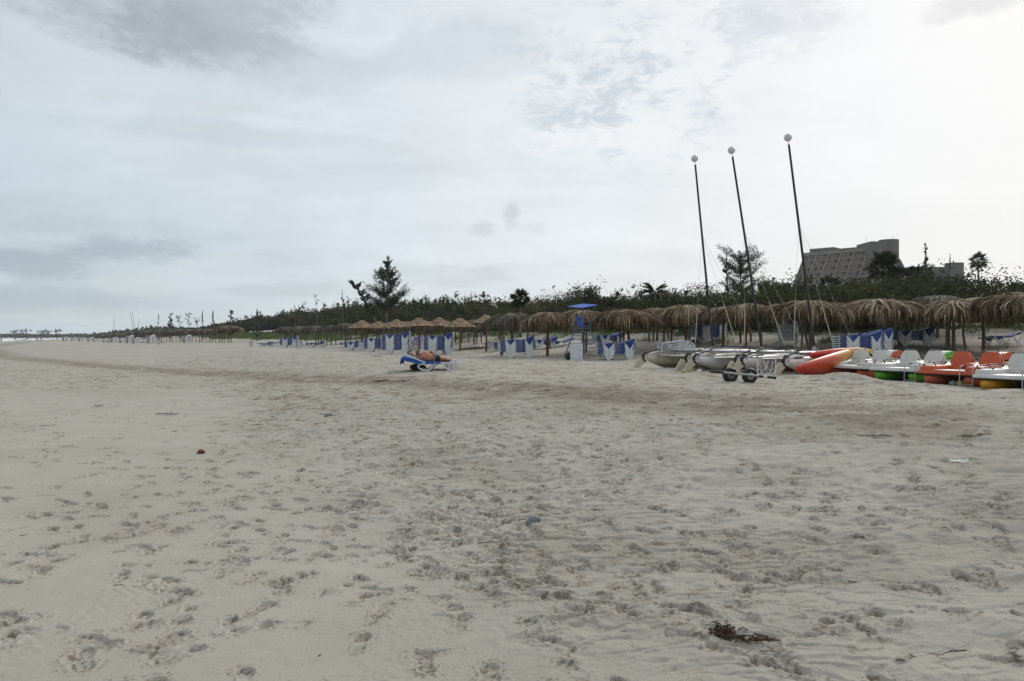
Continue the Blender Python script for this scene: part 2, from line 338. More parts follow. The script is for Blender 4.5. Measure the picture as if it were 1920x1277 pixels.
# ------------------------------------------------------------------ the beach: one relief sheet
def build_sand():
    rng = np.random.default_rng(7)
    ys = [0.6]
    while ys[-1] < 1100:
        y = ys[-1]
        r = .02 if y < 3.1 else (.0019 if y < 7 else .0027 if y < 22 else (.0042 if y < 45 else (.008 if y < 130 else .03)))
        ys.append(y * (1 + r))
    ys = np.array([-6, -2, 0] + ys)
    t = np.concatenate([np.geomspace(8, 1.32, 20) * -1, np.arange(-1.25, -.805, .005), np.arange(-.80, .80, .00155), np.arange(.805, 1.25, .005), np.geomspace(1.30, 8, 20)])
    T, Yv = np.meshgrid(t, ys); X = T * np.maximum(Yv, 3.0 * (Yv < 3) + 0.0)
    X = np.where(Yv < 3, T * 3.0, T * Yv)
    s = shore_s(X, Yv); d = foot_d(X, Yv)
    Z = terr(X, Yv)
    near = 1 - sst(Yv, 40, 80)
    edge = s + .9 * pn(X, Yv, 2.6, 21) + .5 * pn(X, Yv, .9, 22)
    churn = np.maximum(sst(edge, 46.9, 48.5), .85 * sst(Yv + 2 * pn(X, Yv, 5, 23), 19, 25) * sst(s, 16, 24))
    drift = sst(X + .9 * pn(X, Yv, 2, 31), .6, 2.6) * (1 - sst(Yv, 7, 15))          # wind-blown, softer sand at the right foreground
    # tyre track band
    sc = np.interp(Yv, [4, 9.5, 14, 20, 30, 61, 120, 240], [56.5, 56, 55.6, 54, 50, 36, 24, 14])
    wob = .35 * pn(X, Yv, 5, 41)
    q = (s - sc + wob)
    bw = np.interp(Yv, [8, 14, 26, 61], [2.3, 2.0, 1.5, 1.8])
    band = np.exp(-(q / bw) ** 2) * sst(Yv, 7, 12)
    # soft relief
    Z += near * (.010 * pn(X, Yv, 1.7, 51) + .006 * pn(X, Yv, .7, 52))
    rough = churn * (1 - .35 * drift) * near
    bl = lambda wl_, sd_: (np.abs(pn(X, Yv, wl_, sd_)) - .25)
    mask_r = .45 + .9 * sst(pn(X, Yv, 1.9, 60), -.3, .5)
    fard = .75 + .5 * (1 - sst(Yv, 9, 22))
    Z += .50 * rough * fard * mask_r * (.020 * bl(.52, 61) - .026 * bl(.30, 62) - .020 * bl(.16, 162) + .014 * pn(X, Yv, .12, 63) + .011 * pn(X, Yv, .06, 64) + .006 * pn(X, Yv, .032, 164) * (Yv < 9))
    wy_ = Yv + .10 * pn(X, Yv, .7, 171); wx_ = X * .42
    f1 = pn(wx_ + .25 * Yv, wy_, .17, 172) + .45 * pn(wx_, wy_, .07, 173); f2 = pn(wx_ - .2 * Yv, wy_, .33, 174) + .4 * pn(wx_, wy_, .12, 175)
    Z += rough * (.010 * sst(f1, .02, .16) + .012 * sst(-f1, .22, .30) + .017 * sst(f2, .0, .14) + .012 * sst(-f2, .3, .42)) * (.6 + .5 * mask_r)
    Z += drift * near * (.030 * pn(X * .75 + Yv * .5, Yv * 1.15, .42, 65) + .014 * pn(X, Yv, .22, 68))
    smooth_z = (1 - churn) * near
    Z += smooth_z * (.0022 * pn(X, Yv, .10, 66) + .0045 * sst(pn(X, Yv, 1.1, 67), .05, .5) * pn(X, Yv, .045, 69))
    Z += band * near * (.022 * pn(X, Yv, .28, 71) + .014 * pn(X, Yv, .12, 72) - .03)
    for o_ in (-.75, .75):
        Z -= .035 * np.exp(-((q - o_) / .22) ** 2) * sst(Yv, 9, 14) * (1 + .5 * pn(X, Yv, .5, 73))
    # footprints
    ly = ys; PD = np.zeros_like(X)
    prints = []
    def ok(x, y): return abs(x / y) < .82
    def sx(s_, y): return s_ / .9 - 51 - .484 * y
    for i in range(175):                                                             # walking trails over the smooth sand
        y = rng.uniform(2.6, 19) if i > 34 else rng.uniform(2.8, 7); x = rng.uniform(-.75 * y, .75 * y)
        a = rng.normal(math.radians(112), .55) if rng.random() < .8 else rng.uniform(0, 6.28)
        n = rng.integers(4, 14); st = rng.uniform(.55, .78); dep = rng.uniform(.013, .028); kind = rng.integers(0, 3); L = rng.uniform(.22, .30)
        for k in range(n):
            sd_ = 1 if k % 2 else -1
            px_ = x + math.cos(a) * st * k - math.sin(a) * .11 * sd_; py_ = y + math.sin(a) * st * k + math.cos(a) * .11 * sd_
            a += rng.normal(0, .06)
            if 2.4 < py_ < 21 and ok(px_, py_): prints.append((px_, py_, a + sd_ * -.12 + rng.normal(0, .08), L * rng.uniform(.95, 1.05), dep * rng.uniform(.7, 1.2), kind))
    for i in range(150):
        y = rng.uniform(2.6, 20); x = rng.uniform(-.78 * y, .3 * y)
        prints.append((x, y, rng.uniform(0, 6.28), rng.uniform(.18, .28), rng.uniform(.009, .022), rng.integers(0, 3)))
    for i in range(3600):                                                            # trampled sand
        y = math.sqrt(rng.uniform(2.6 ** 2, 34 ** 2)); x = rng.uniform(-.78, .78) * y
        ss = float(shore_s(x, y))
        if ss < 47.6: continue
        if x > .6 and y < 12 and rng.random() < .45: continue
        prints.append((x, y, rng.normal(math.radians(115), .9), rng.uniform(.13, .27), rng.uniform(.013, .032), rng.integers(0, 3)))
    for (px_, py_, a, L, dep, kind) in prints:
        R = L * .95
        i0, i1 = np.searchsorted(ly, py_ - R), np.searchsorted(ly, py_ + R)
        if i1 - i0 < 2: continue
        yr = max(py_, 3.0)
        j0, j1 = np.searchsorted(t, (px_ - R) / max(py_ - R * (1 if px_ < 0 else -1), 2.0)), np.searchsorted(t, (px_ + R) / max(py_ + R * (1 if px_ < 0 else -1), 2.0))
        if j1 - j0 < 2: continue
        xs_ = X[i0:i1, j0:j1] - px_; yy = Yv[i0:i1, j0:j1] - py_
        ca, sa = math.cos(a), math.sin(a)
        u = (xs_ * ca + yy * sa) / L; v = (-xs_ * sa + yy * ca) / L
        u = u + .05 * np.sin(v * 9 + px_ * 7)
        hw = .165 - .045 * np.cos((u + .12) * 6.5)                                    # sole outline: wider ball, narrower waist
        e = np.sqrt((u / .52) ** 4 + (v / hw) ** 2 * .9) - 1
        pit = 1 - sst(e, -.22, .05)
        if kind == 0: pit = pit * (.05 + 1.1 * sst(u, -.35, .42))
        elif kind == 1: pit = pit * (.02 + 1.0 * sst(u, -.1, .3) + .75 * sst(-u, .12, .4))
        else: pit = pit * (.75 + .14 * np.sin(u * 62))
        rim = np.exp(-((e - .18) / .13) ** 2) * (.10 + .26 * sst(-u, .0, .5) + .16 * np.sin(px_ * 50 + u * 11))
        crumb = 1 + .5 * np.sin(xs_ * 130 + px_) * np.sin(yy * 117)
        fl = pn(X[i0:i1, j0:j1], Yv[i0:i1, j0:j1], .030, 211)
        Z[i0:i1, j0:j1] += dep * (-pit * (1 + .12 * fl) + rim * crumb) + .0014 * fl * np.exp(-np.maximum(e, 0) * 1.6) * (kind != 0)
        pd = (pit * (.48 + 1.1 * fl) + .60 * np.exp(-((e - .5) / .6) ** 2) * (fl > .10)) * min(1, dep / .018)  # darkens the pit: exposed damp sand plus pit shade painted as colour
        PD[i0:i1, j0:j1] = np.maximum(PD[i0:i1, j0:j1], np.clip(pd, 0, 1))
    fade = sst(Yv, 20, 34) * near * churn
    Z += fade * (.012 * bl(.5, 81) + .012 * pn(X, Yv, .3, 82))
    # colour masks: damp, trampled, grassy litter; PD also carries painted footprint shade
    dampm = np.clip(1.15 * band * (.70 + .6 * pn(X, Yv, .8, 91) + .4 * pn(X * .5, Yv, .25, 191)) + .26 * churn * sst(pn(X, Yv, 1.6, 92) + .5 * pn(X, Yv, .5, 93), -.1, .6) + .16 * sst(pn(X, Yv, 3.0, 94), -.1, .5), 0, 1)
    dampm = np.clip(dampm + .55 * (1 - sst(s, 4, 16)), 0, 1)
    PD = np.clip(PD + .30 * near * smooth_z * sst(pn(X, Yv, .8, 311) + .5 * pn(X, Yv, .25, 312), .12, .5) * (pn(X, Yv, .022, 313) > .22) * (Yv < 14) + .8 * churn * near * sst(Yv, 8, 20) * sst(pn(X * .6, Yv, .34, 301) + .6 * pn(X * .6, Yv, .15, 302), .14, .5) + .55 * churn * (1 - .6 * drift) * near * sst(pn(X, Yv, .13, 303) + .35 * pn(X, Yv, .5, 304), .26, .6), 0, 1)  # churned-sand dashes are footprint shadows painted as colour; smooth-sand specks are damp
    litter = np.clip(.55 * sst(pn(X, Yv, 1.3, 95) + .6 * pn(X, Yv, .35, 96), .25, .8) * churn + .35 * (1 - churn) * sst(pn(X, Yv, .9, 97), .25, .7), 0, 1)
    dune = sst(d, -1.5, 4)
    nr, nc = X.shape
    V = np.stack([X, Yv, Z], -1).reshape(-1, 3)
    idx = np.arange(nr * nc, dtype=np.int32).reshape(nr, nc)
    Q = np.stack([idx[:-1, :-1], idx[:-1, 1:], idx[1:, 1:], idx[1:, :-1]], -1).reshape(-1, 4)
    m = bpy.data.materials.new('beach_sand'); m.use_nodes = True; nt = m.node_tree; N, L = nt.nodes, nt.links
    b = N['Principled BSDF']; b.inputs['Roughness'].default_value = .95; b.inputs['Specular IOR Level'].default_value = .12
    geo = N.new('ShaderNodeNewGeometry')
    def noi(sc, det, ro=.6):
        n = N.new('ShaderNodeTexNoise'); L.new(geo.outputs['Position'], n.inputs['Vector']); n.inputs['Scale'].default_value = sc; n.inputs['Detail'].default_value = det; n.inputs['Roughness'].default_value = ro; return n.outputs[0]
    def att(nm):
        a = N.new('ShaderNodeAttribute'); a.attribute_name = nm; return a.outputs['Fac']
    def mix(f, a, c):
        n = N.new('ShaderNodeMix'); n.data_type = 'RGBA'
        for i, v in ((0, f), (6, a), (7, c)):
            if isinstance(v, bpy.types.NodeSocket): L.new(v, n.inputs[i])
            else: n.inputs[i].default_value = v
        return n.outputs[2]
    def mr(v, a, c, lo=0., hi=1.):
        n = N.new('ShaderNodeMapRange'); L.new(v, n.inputs[0]); n.inputs[1].default_value = a; n.inputs[2].default_value = c; n.inputs[3].default_value = lo; n.inputs[4].default_value = hi; return n.outputs[0]
    def mul(a, c):
        n = N.new('ShaderNodeMath'); n.operation = 'MULTIPLY'
        for i, v in enumerate((a, c)):
            if isinstance(v, bpy.types.NodeSocket): L.new(v, n.inputs[i])
            else: n.inputs[i].default_value = v
        return n.outputs[0]
    base = mix(mr(noi(1.3, 6), .35, .65), (.444, .420, .364, 1), (.408, .384, .328, 1))
    base = mix(mul(mr(noi(260, 3), .50, .72), .5), base, (.30, .27, .225, 1))
    base = mix(mul(mr(noi(75, 2), .64, .70), .55), base, (.20, .175, .14, 1))
    base = mix(mul(att('dune'), .35), base, (.40, .365, .30, 1))
    base = mix(mul(att('damp'), .85), base, (.215, .190, .148, 1))
    sp = mul(mr(noi(34, 6, .75), .56, .66), att('litter'))
    base = mix(mul(sp, .85), base, (.17, .145, .11, 1))
    mo = mul(mr(noi(5.5, 7, .78), .54, .63), att('churn')); base = mix(mul(mo, .34), base, (.225, .20, .158, 1))
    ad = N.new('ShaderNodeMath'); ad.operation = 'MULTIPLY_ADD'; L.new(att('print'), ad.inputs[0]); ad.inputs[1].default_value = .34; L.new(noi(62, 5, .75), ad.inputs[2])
    base = mix(mul(mr(ad.outputs[0], .60, .80), .80), base, (.165, .133, .092, 1))  # dark brown for damp prints and their painted-in shade
    L.new(base, b.inputs['Base Color'])
    bp = N.new('ShaderNodeBump'); bp.inputs['Strength'].default_value = .5; bp.inputs['Distance'].default_value = .012; L.new(noi(45, 7, .7), bp.inputs['Height'])
    bp2 = N.new('ShaderNodeBump'); bp2.inputs['Strength'].default_value = .35; bp2.inputs['Distance'].default_value = .004; L.new(noi(240, 3, .7), bp2.inputs['Height']); L.new(bp.outputs[0], bp2.inputs['Normal'])
    L.new(bp2.outputs[0], b.inputs['Normal'])
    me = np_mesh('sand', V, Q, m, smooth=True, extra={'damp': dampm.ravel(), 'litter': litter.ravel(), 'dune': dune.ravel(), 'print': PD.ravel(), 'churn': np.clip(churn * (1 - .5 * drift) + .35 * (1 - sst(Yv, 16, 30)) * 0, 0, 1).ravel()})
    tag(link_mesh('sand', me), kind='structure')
build_sand()

# ------------------------------------------------------------------ sea
def build_sea():
    m = bpy.data.materials.new('sea_water'); m.use_nodes = True; nt = m.node_tree; b = nt.nodes['Principled BSDF']
    b.inputs['Base Color'].default_value = (.10, .22, .23, 1); b.inputs['Roughness'].default_value = .22
    g = nt.nodes.new('ShaderNodeNewGeometry'); n = nt.nodes.new('ShaderNodeTexNoise'); n.inputs['Scale'].default_value = .5; n.inputs['Detail'].default_value = 6
    nt.links.new(g.outputs['Position'], n.inputs['Vector']); bp = nt.nodes.new('ShaderNodeBump'); bp.inputs['Strength'].default_value = .8; bp.inputs['Distance'].default_value = .4
    nt.links.new(n.outputs[0], bp.inputs['Height']); nt.links.new(bp.outputs[0], b.inputs['Normal'])
    mb = MB(); z = -.32
    mb.add([(-5000, -300, z), (60, -300, z), (60, 5600, z), (-5000, 5600, z)], [(0, 1, 2, 3)])
    tag(mb.obj('sea', m), kind='structure')
    foam = mat('surf_foam', (.82, .84, .84), .8, (.62, .68, .70), .6)
    rng = random.Random(4); mb = MB()
    for row, (off, w, hh) in enumerate([(-2.5, 2.2, .12), (-12, 2.2, .42), (-26, 2.4, .5), (-46, 3.0, .5), (-80, 3.5, .5)]):
        y = 90.0
        while y < 900:
            ln = rng.uniform(14, 60) * (1 + y / 300); g_ = rng.uniform(2, 22)
            for k in range(5):
                ya, yb = y + ln * k / 5, y + ln * (k + 1) / 5
                xa = -51 - .484 * ya + off + rng.uniform(-.5, .5) + 1.2 * math.sin(ya / 17 + row); xb = -51 - .484 * yb + off + 1.2 * math.sin(yb / 17 + row)
                mb.add([(xa - w, ya, z + .01), (xa, ya, z + hh * .8), (xa + w * .5, ya, z + .01), (xb - w, yb, z + .01), (xb, yb, z + hh * .8), (xb + w * .5, yb, z + .01)], [(0, 1, 4, 3), (1, 2, 5, 4)])
            y += ln + g_
    tag(mb.obj('surf', foam), kind='stuff', label='broken lines of white surf along the far left shore', cat='surf')
build_sea()

# ------------------------------------------------------------------ leaves
def leaf_quads(C, size, rng, aspect=.6, up=0.0, dirs=None):
    n = len(C); C = np.asarray(C, float)
    a = rng.normal(size=(n, 3)); a[:, 2] += up
    if dirs is not None: a = np.asarray(dirs, float) + a * .35
    a /= np.linalg.norm(a, axis=1)[:, None] + 1e-9
    b = rng.normal(size=(n, 3)); b -= (b * a).sum(1)[:, None] * a; b /= np.linalg.norm(b, axis=1)[:, None] + 1e-9
    s = (size * rng.uniform(.6, 1.35, n))[:, None] if np.isscalar(size) else (size * rng.uniform(.6, 1.35, n))[:, None]
    A = a * s; B = b * s * aspect
    V = np.stack([C - A * .5, C + B * .5, C + A * .5, C - B * .5], 1).reshape(-1, 3)
    Q = np.arange(4 * n, dtype=np.int32).reshape(n, 4)
    return V, Q
def clump_points(rng, n, c, r, k=None, shell=.55):
    """leaf positions gathered in twig clumps inside an ellipsoid"""
    k = k or max(8, n // 14)
    u = rng.normal(size=(k, 3)); u /= np.linalg.norm(u, axis=1)[:, None]
    u[:, 2] = np.where(u[:, 2] < -.35, -u[:, 2], u[:, 2])
    rad = rng.uniform(shell, 1.0, k) * (1 + .22 * rng.normal(size=k) * (u[:, 2] > .1))
    cc = u * rad[:, None]
    sel = rng.integers(0, k, n)
    spread = rng.uniform(.05, .17, k)[sel][:, None]
    p = cc[sel] + rng.normal(size=(n, 3)) * spread
    tint = np.clip(rng.uniform(.15, .85, k)[sel] + rng.normal(0, .16, n), 0, 1)
    return p * np.asarray(r)[None, :] + np.asarray(c)[None, :], tint
SILH = [(-60, 628), (0, 627), (180, 628), (235, 621), (300, 617), (350, 613), (400, 610), (450, 600), (500, 594), (560, 587), (620, 580), (680, 574), (740, 571), (800, 570), (860, 568), (900, 567), (960, 571), (1000, 566), (1060, 561), (1100, 549), (1160, 553), (1180, 562), (1210, 548), (1260, 543), (1320, 547), (1360, 558), (1400, 544), (1460, 540), (1500, 541), (1560, 543), (1620, 535), (1700, 524), (1740, 518), (1800, 523), (1850, 529), (1900, 534), (2000, 538), (2300, 530)]
SX, SY = zip(*SILH)
def offset_pt(t, off):
    """point at arc parameter t on the dune foot line, off metres inland"""
    seg = np.hypot(*(FOOT[1:] - FOOT[:-1]).T); L = np.concatenate([[0], np.cumsum(seg)]); i = min(np.searchsorted(L, t, side='right') - 1, len(seg) - 1)
    a, b = FOOT[i], FOOT[i + 1]; tt = (b - a) / seg[i]; n = np.array([tt[1], -tt[0]])
    return a + tt * (t - L[i]) + n * off, L[-1]
def build_scrub():
    rng = np.random.default_rng(11); Vs, Qs, Ts = [], [], []; nb = 0
    rows = [(13, .40), (15.5, .58), (18.5, .75), (22, .9), (26, 1.0), (30.5, 1.04)]
    for ri, (off, fr) in enumerate(rows):
        t = 0; Ltot = offset_pt(0, 0)[1]
        while t < Ltot - 5:
            (x, y), _ = offset_pt(t, off + rng.uniform(-1.2, 1.2))
            dist = max(y, 40); px = 960 + F * x / max(y, 5)
            step = rng.uniform(1.7, 2.7) * (1 if dist < 110 else (dist / 110))
            t += step
            if px < 190 or px > 2300 or y < 20: continue
            if 395 < px < 565 and ri < 3 and y > 90: continue
            ys_ = float(np.interp(px, SX, SY)) + 6
            top = WZ(ys_, y) + rng.normal(0, .26) * (1 if ri > 3 else .5)
            g = gz(x, y); H = top - g
            H = max(.9, H * fr * 1.13 * rng.uniform(.90, 1.06)); rr = rng.uniform(1.4, 2.3) * (1 if dist < 110 else dist / 110 * .8)
            ls = .135 if dist < 75 else .135 * dist / 75
            n = int((900 if ri > 0 else 1200) * min(1.2, rr / 1.7))
            p, ti = clump_points(rng, n, (x, y, g + H * .48), (rr, rr, H * .56), k=46)
            keep = p[:, 2] > g - .1; p, ti = p[keep], ti[keep]; ti = np.clip(ti + rng.normal(0, .20), 0, 1)
            V, Q = leaf_quads(p, ls * 1.30, rng, .62)
            Qs.append(Q + nb); nb += len(V); Vs.append(V)
            Ts.append(np.repeat(np.clip(ti + rng.normal(0, .16), 0, 1), 4))
    V = np.concatenate(Vs); Q = np.concatenate(Qs); T = np.concatenate(Ts)
    me = np_mesh('dune_scrub', V, Q, leafA, tint=T)
    tag(link_mesh('dune_scrub', me), 'dense dark green coastal scrub covering the dune behind the thatched umbrellas', 'scrub', kind='stuff')
    print('scrub leaves', len(Q))
build_scrub()
def build_grass():
    rng = np.random.default_rng(5); P = []
    Ltot = offset_pt(0, 0)[1]
    for i in range(42000):
        t = rng.uniform(20, 330); off = rng.uniform(6, 22); (x, y), _ = offset_pt(t, off)
        if y < 25: continue
        px = 960 + F * x / y
        if px < 380 or px > 2100: continue
        sward = (395 < px < 640)
        dens = float(pn(np.array([x]), np.array([y]), 2.2, 8)[0])
        th = (-.25 if off > 9 else .12) if sward else (.34 if off < 10 else (.16 if off < 13 else -.2))
        if dens < th - (.25 if sward and y > 90 else 0): continue
        P.append((x, y))
    P = np.array(P); z = terr(P[:, 0], P[:, 1]); n = len(P)
    d = np.maximum(P[:, 1], 40) / 45
    B = 4; Vs = []; Ts = []
    base = np.repeat(np.column_stack([P, z]), B, 0) + np.column_stack([rng.normal(0, .10, n * B) * np.repeat(d, B), rng.normal(0, .10, n * B), np.zeros(n * B)])
    h = rng.uniform(.16, .42, n * B) * np.repeat(np.clip(d, 1, 1.8), B); w = .02 * np.repeat(d, B)
    an = rng.uniform(0, 6.28, n * B); lean = rng.normal(0, .12, (n * B, 2))
    V = np.stack([base - np.column_stack([np.cos(an) * w, np.sin(an) * w, np.full(n * B, .03)]), base + np.column_stack([np.cos(an) * w, np.sin(an) * w, np.full(n * B, -.03)]), base + np.column_stack([lean, h])], 1).reshape(-1, 3)
    Q = np.arange(3 * n * B, dtype=np.int32).reshape(-1, 3)
    T = np.repeat(np.clip(rng.uniform(0, 1, n * B) * .6 + np.repeat(rng.uniform(0, .4, n), B), 0, 1), 3)
    tag(link_mesh('dune_grass', np_mesh('dune_grass', V, Q, grass_m, tint=T)), 'patchy green beach grass on the dune slope behind the umbrellas', 'grass', kind='stuff')
build_grass()
def build_far():
    rng = np.random.default_rng(13); P = []; S = []
    for i in range(300):
        px = rng.uniform(-120, 330); Y = rng.uniform(760, 980) if px < 190 else rng.uniform(420, 800)
        top = float(np.interp(px, SX, SY)) + rng.uniform(-.8, 2.0)
        zt = WZ(top, Y); zb = -.2
        p, ti = clump_points(rng, 90, (WX(px, Y), Y, (zt + zb) / 2), (9, 8, (zt - zb) / 2 * 1.1), k=14)
        P.append(p); S.append(ti)
    p = np.concatenate(P); ti = np.concatenate(S); keep = p[:, 2] > -.5; p, ti = p[keep], ti[keep]
    V, Q = leaf_quads(p, 2.2, rng, .7)
    tag(link_mesh('far_wood', np_mesh('far_wood', V, Q, leafF, tint=np.repeat(ti, 4))), 'low distant wooded headland across the bay at the far left', 'woodland', kind='stuff')
    mb = MB(); ring = []
    mb.add([(-900, 760, -.5), (-300, 500, -.5), (-120, 900, 1), (-700, 1400, 1)], [(0, 1, 2, 3)])
build_far()

# ------------------------------------------------------------------ trees
def tree_obj(name, label, cat, base, trunk_mb, V, Q, T, lm, group=None, tm=None):
    t = empty(name, base, 0, label, cat, group)
    o = trunk_mb.obj('trunk', tm or bark_m, t, smooth=True)
    if V is not None: link_mesh('crown', np_mesh('crown', V, Q, lm, tint=T), t)
    return t
def casuarina(px, top, hw, Y, label, seed, lean=0, dens=1.0, name='casuarina_tree', lm=None, leaf=.16, bot=None, group=None, prof=None):
    rng = np.random.default_rng(seed); x = WX(px, Y); g = gz(x, Y); H = WZ(top, Y) - g; R = hw / F * Y
    mb = MB(); lx = lean / F * Y
    tp = lambda t: Vector((lx * (t ** 1.3) + .04 * H * math.sin(t * 5 + seed) * .3, 0, H * t))
    mb.tube([tp(t) for t in (0, .2, .4, .6, .8, .97)], [max(.03, .02 * H) * (1 - .85 * t) for t in (0, .2, .4, .6, .8, .97)], 7)
    P, D, T = [], [], []
    nbz = int(30 * dens)
    for i in range(nbz):
        t = rng.uniform(.30 if bot is None else bot, .96); pr = ((1 - ((t - .34) / .66)) ** .75 * (.72 + .4 * math.sin(t * 19 + seed)) if prof is None else prof(t))
        L = R * max(.12, pr) * (rng.uniform(.45, 1.35) if dens > 1.8 else rng.uniform(.65, 1.2)); an = rng.uniform(0, 6.28) if rng.random() < .5 else (rng.choice([0, math.pi]) + rng.normal(0, .45))
        d = Vector((math.cos(an), math.sin(an), rng.uniform(.25, .75))).normalized(); o = tp(t)
        pts = [o + d * L * k / 4 + Vector((0, 0, .10 * L * (k / 4) ** 2)) for k in range(5)]
        mb.tube(pts, [.018 * H * (1 - t) * .4 + .015, .016, .012, .01, .006], 4)
        m = int(85 * max(.4, L / R * 1.6) * min(1.3, .6 + .4 * dens))
        k = rng.uniform(.15, 1.05, m); c = np.array([list(o + d * L * kk + Vector((0, 0, .10 * L * kk * kk))) for kk in k])
        c += rng.normal(size=(m, 3)) * np.array([.06, .06, .075]) * (L * .8 + .2)
        P.append(c); D.append(np.tile(np.array([d.x * .6, d.y * .6, .8]), (m, 1))); T.append(np.clip(rng.uniform(.2, .8) + rng.normal(0, .15, m), 0, 1))
    m = int(120 * dens); k = rng.uniform(.8, 1.03, m)
    c = np.array([list(tp(kk)) for kk in k]) + rng.normal(size=(m, 3)) * .05 * R * np.array([1, 1, .6]); P.append(c); D.append(np.tile([0, 0, 1.], (m, 1))); T.append(rng.uniform(.2, .7, m))
    P = np.concatenate(P); D = np.concatenate(D); T = np.concatenate(T)
    V, Q = leaf_quads(P, leaf * 1.45 * max(1, Y / 110), rng, .26, dirs=D)
    return tree_obj(name, label, 'tree', (x, Y, g - .05), mb, V, Q, np.repeat(T, 4), lm or leafB, group)
def broad(px, top, hw, Y, label, seed, name='sea_grape_tree', lm=None, leaf=.17, n=1500, hf=.45, cat='tree', group=None, k=26):
    """rounded bushy tree with ragged outline: several leaf lobes on limbs"""
    rng = np.random.default_rng(seed); x = WX(px, Y); g = gz(x, Y); H = WZ(top, Y) - g; R = hw / F * Y
    mb = MB(); mb.tube([(0, 0, 0), (.05 * R, 0, H * .35), (-.05 * R, 0, H * .7)], [.05 * H * .5 + .03, .05, .03], 7)
    P, T = [], []
    for i in range(k):
        an = rng.uniform(0, 6.28); rr = R * math.sqrt(rng.uniform(0, 1)) * .85; hz = H * (1 - hf * rng.uniform(0, 1) ** 1.1) * (1 - .22 * (rr / R) ** 2) - .12 * H * rng.random() * .4
        c = Vector((math.cos(an) * rr, math.sin(an) * rr * .8, hz - .12 * R))
        mb.tube([(0, 0, H * .25), c * .6 + Vector((0, 0, H * .08)), c], [.04, .025, .01], 4)
        q = R * rng.uniform(.16, .30); m = n // k
        p = rng.normal(size=(m, 3)) * q * .55 + np.array(c); P.append(p); T.append(np.clip(rng.uniform(.1, .9) + rng.normal(0, .13, m), 0, 1))
    P = np.concatenate(P); T = np.concatenate(T)
    V, Q = leaf_quads(P, leaf * max(1, Y / 80), rng, .8)
    return tree_obj(name, label, cat, (x, Y, g - .05), mb, V, Q, np.repeat(T, 4), lm or leafD, group)
def fan_palm(px, crown, r, Y, label, seed, nf=26, base_py=None):
    rng = np.random.default_rng(seed); x = WX(px, Y); g = gz(x, Y); zc = WZ(crown, Y) - g; R = r / F * Y
    mb = MB(); mb.tube([(0, 0, 0), (.04, 0, zc * .5), (0, 0, zc)], [.16, .12, .11], 8)
    V, Q, T = [], [], []
    def blade(a, b, c, w, tt):
        i = len(V); s_ = (b - a).cross(Vector((0, 0, 1)));
        if s_.length < 1e-4: s_ = Vector((1, 0, 0))
        s_ = s_.normalized() * w
        V.extend([a, b + s_, c, b - s_]); Q.append((i, i + 1, i + 2, i + 3)); T.extend([tt] * 4)
    for i in range(nf):
        an = rng.uniform(0, 6.28); el = rng.uniform(-.75, 1.4); d = Vector((math.cos(an) * math.cos(el), math.sin(an) * math.cos(el), math.sin(el)))
        o = Vector((0, 0, zc)); h = o + d * R * .45; tt = float(rng.uniform(.1, .9)) * (.6 if el < -.3 else 1)
        mb.tube([o, o + d * R * .25 + Vector((0, 0, .02)), h], [.02, .015, .012], 4)
        side = d.cross(Vector((0, 0, 1))); side = side.normalized() if side.length > .01 else Vector((1, 0, 0)); upv = side.cross(d).normalized()
        tw = rng.uniform(-.8, .8); side, upv = side * math.cos(tw) + upv * math.sin(tw), upv * math.cos(tw) - side * math.sin(tw)
        for k in range(15):
            fa = (k - 7) / 7 * 1.75; dd = (d * math.cos(fa) + side * math.sin(fa)).normalized(); L = R * .60 * (1 - .25 * abs(fa) / 1.75) * rng.uniform(.85, 1.1)
            m_ = h + dd * L * .5; e_ = h + dd * L + Vector((0, 0, -.16 * L))
            blade(h, m_, e_, .045 * R, min(1, max(0, tt + rng.normal(0, .08))))
    return tree_obj('fan_palm', label, 'palm', (x, Y, g - .05), mb, np.array([list(v) for v in V]), np.array(Q), np.array(T), leafC)
def coco_palm(px, crown, r, Y, label, seed, nf=12, wind=-.5):
    rng = np.random.default_rng(seed); x = WX(px, Y); g = gz(x, Y); zc = WZ(crown, Y) - g; R = r / F * Y
    mb = MB(); mb.tube([(0, 0, 0), (.1, 0, zc * .5), (0, 0, zc)], [.18, .13, .11], 8)
    V, Q, T = [], [], []
    for i in range(nf):
        an = (i % 2) * math.pi + rng.normal(0, .5) if i < nf * .8 else rng.uniform(0, 6.28)
        el = rng.uniform(.35, 1.35); o = Vector((0, 0, zc)); hd = Vector((math.cos(an), math.sin(an), 0)); pts = []
        for k in range(9):
            t = k / 8; pts.append(o + hd * R * math.cos(el) * (t + .25 * t * t) + Vector((0, 0, R * (math.sin(el) * 1.15 * t - (.35 + .4 * math.cos(el)) * t * t))))
        mb.tube(pts, [.02 * (1 - k / 10) for k in range(9)], 4)
        tt = float(rng.uniform(.2, .8))
        for k in range(34):
            t = .15 + .85 * k / 33; j = min(int(t * 8), 7); f = t * 8 - j; c = pts[j].lerp(pts[j + 1], f); tg = (pts[j + 1] - pts[j]).normalized()
            for sg in (-1, 1):
                sd_ = tg.cross(Vector((0, 0, 1))).normalized() * sg; dd = (sd_ * .8 + tg * .6 + Vector((wind * .5, 0, -.35))).normalized(); L = R * .30 * math.sin(math.pi * min(1, t * .85 + .12)) * rng.uniform(.8, 1.1)
                i0 = len(V); w = tg * .02 * R; V.extend([c - w, c + w, c + dd * L + w * .3, c + dd * L - w * .3]); Q.append((i0, i0 + 1, i0 + 2, i0 + 3)); T.extend([min(1, max(0, tt + rng.normal(0, .1)))] * 4)
    return tree_obj('coconut_palm', label, 'palm', (x, Y, g - .05), mb, np.array([list(v) for v in V]), np.array(Q), np.array(T), leafC)
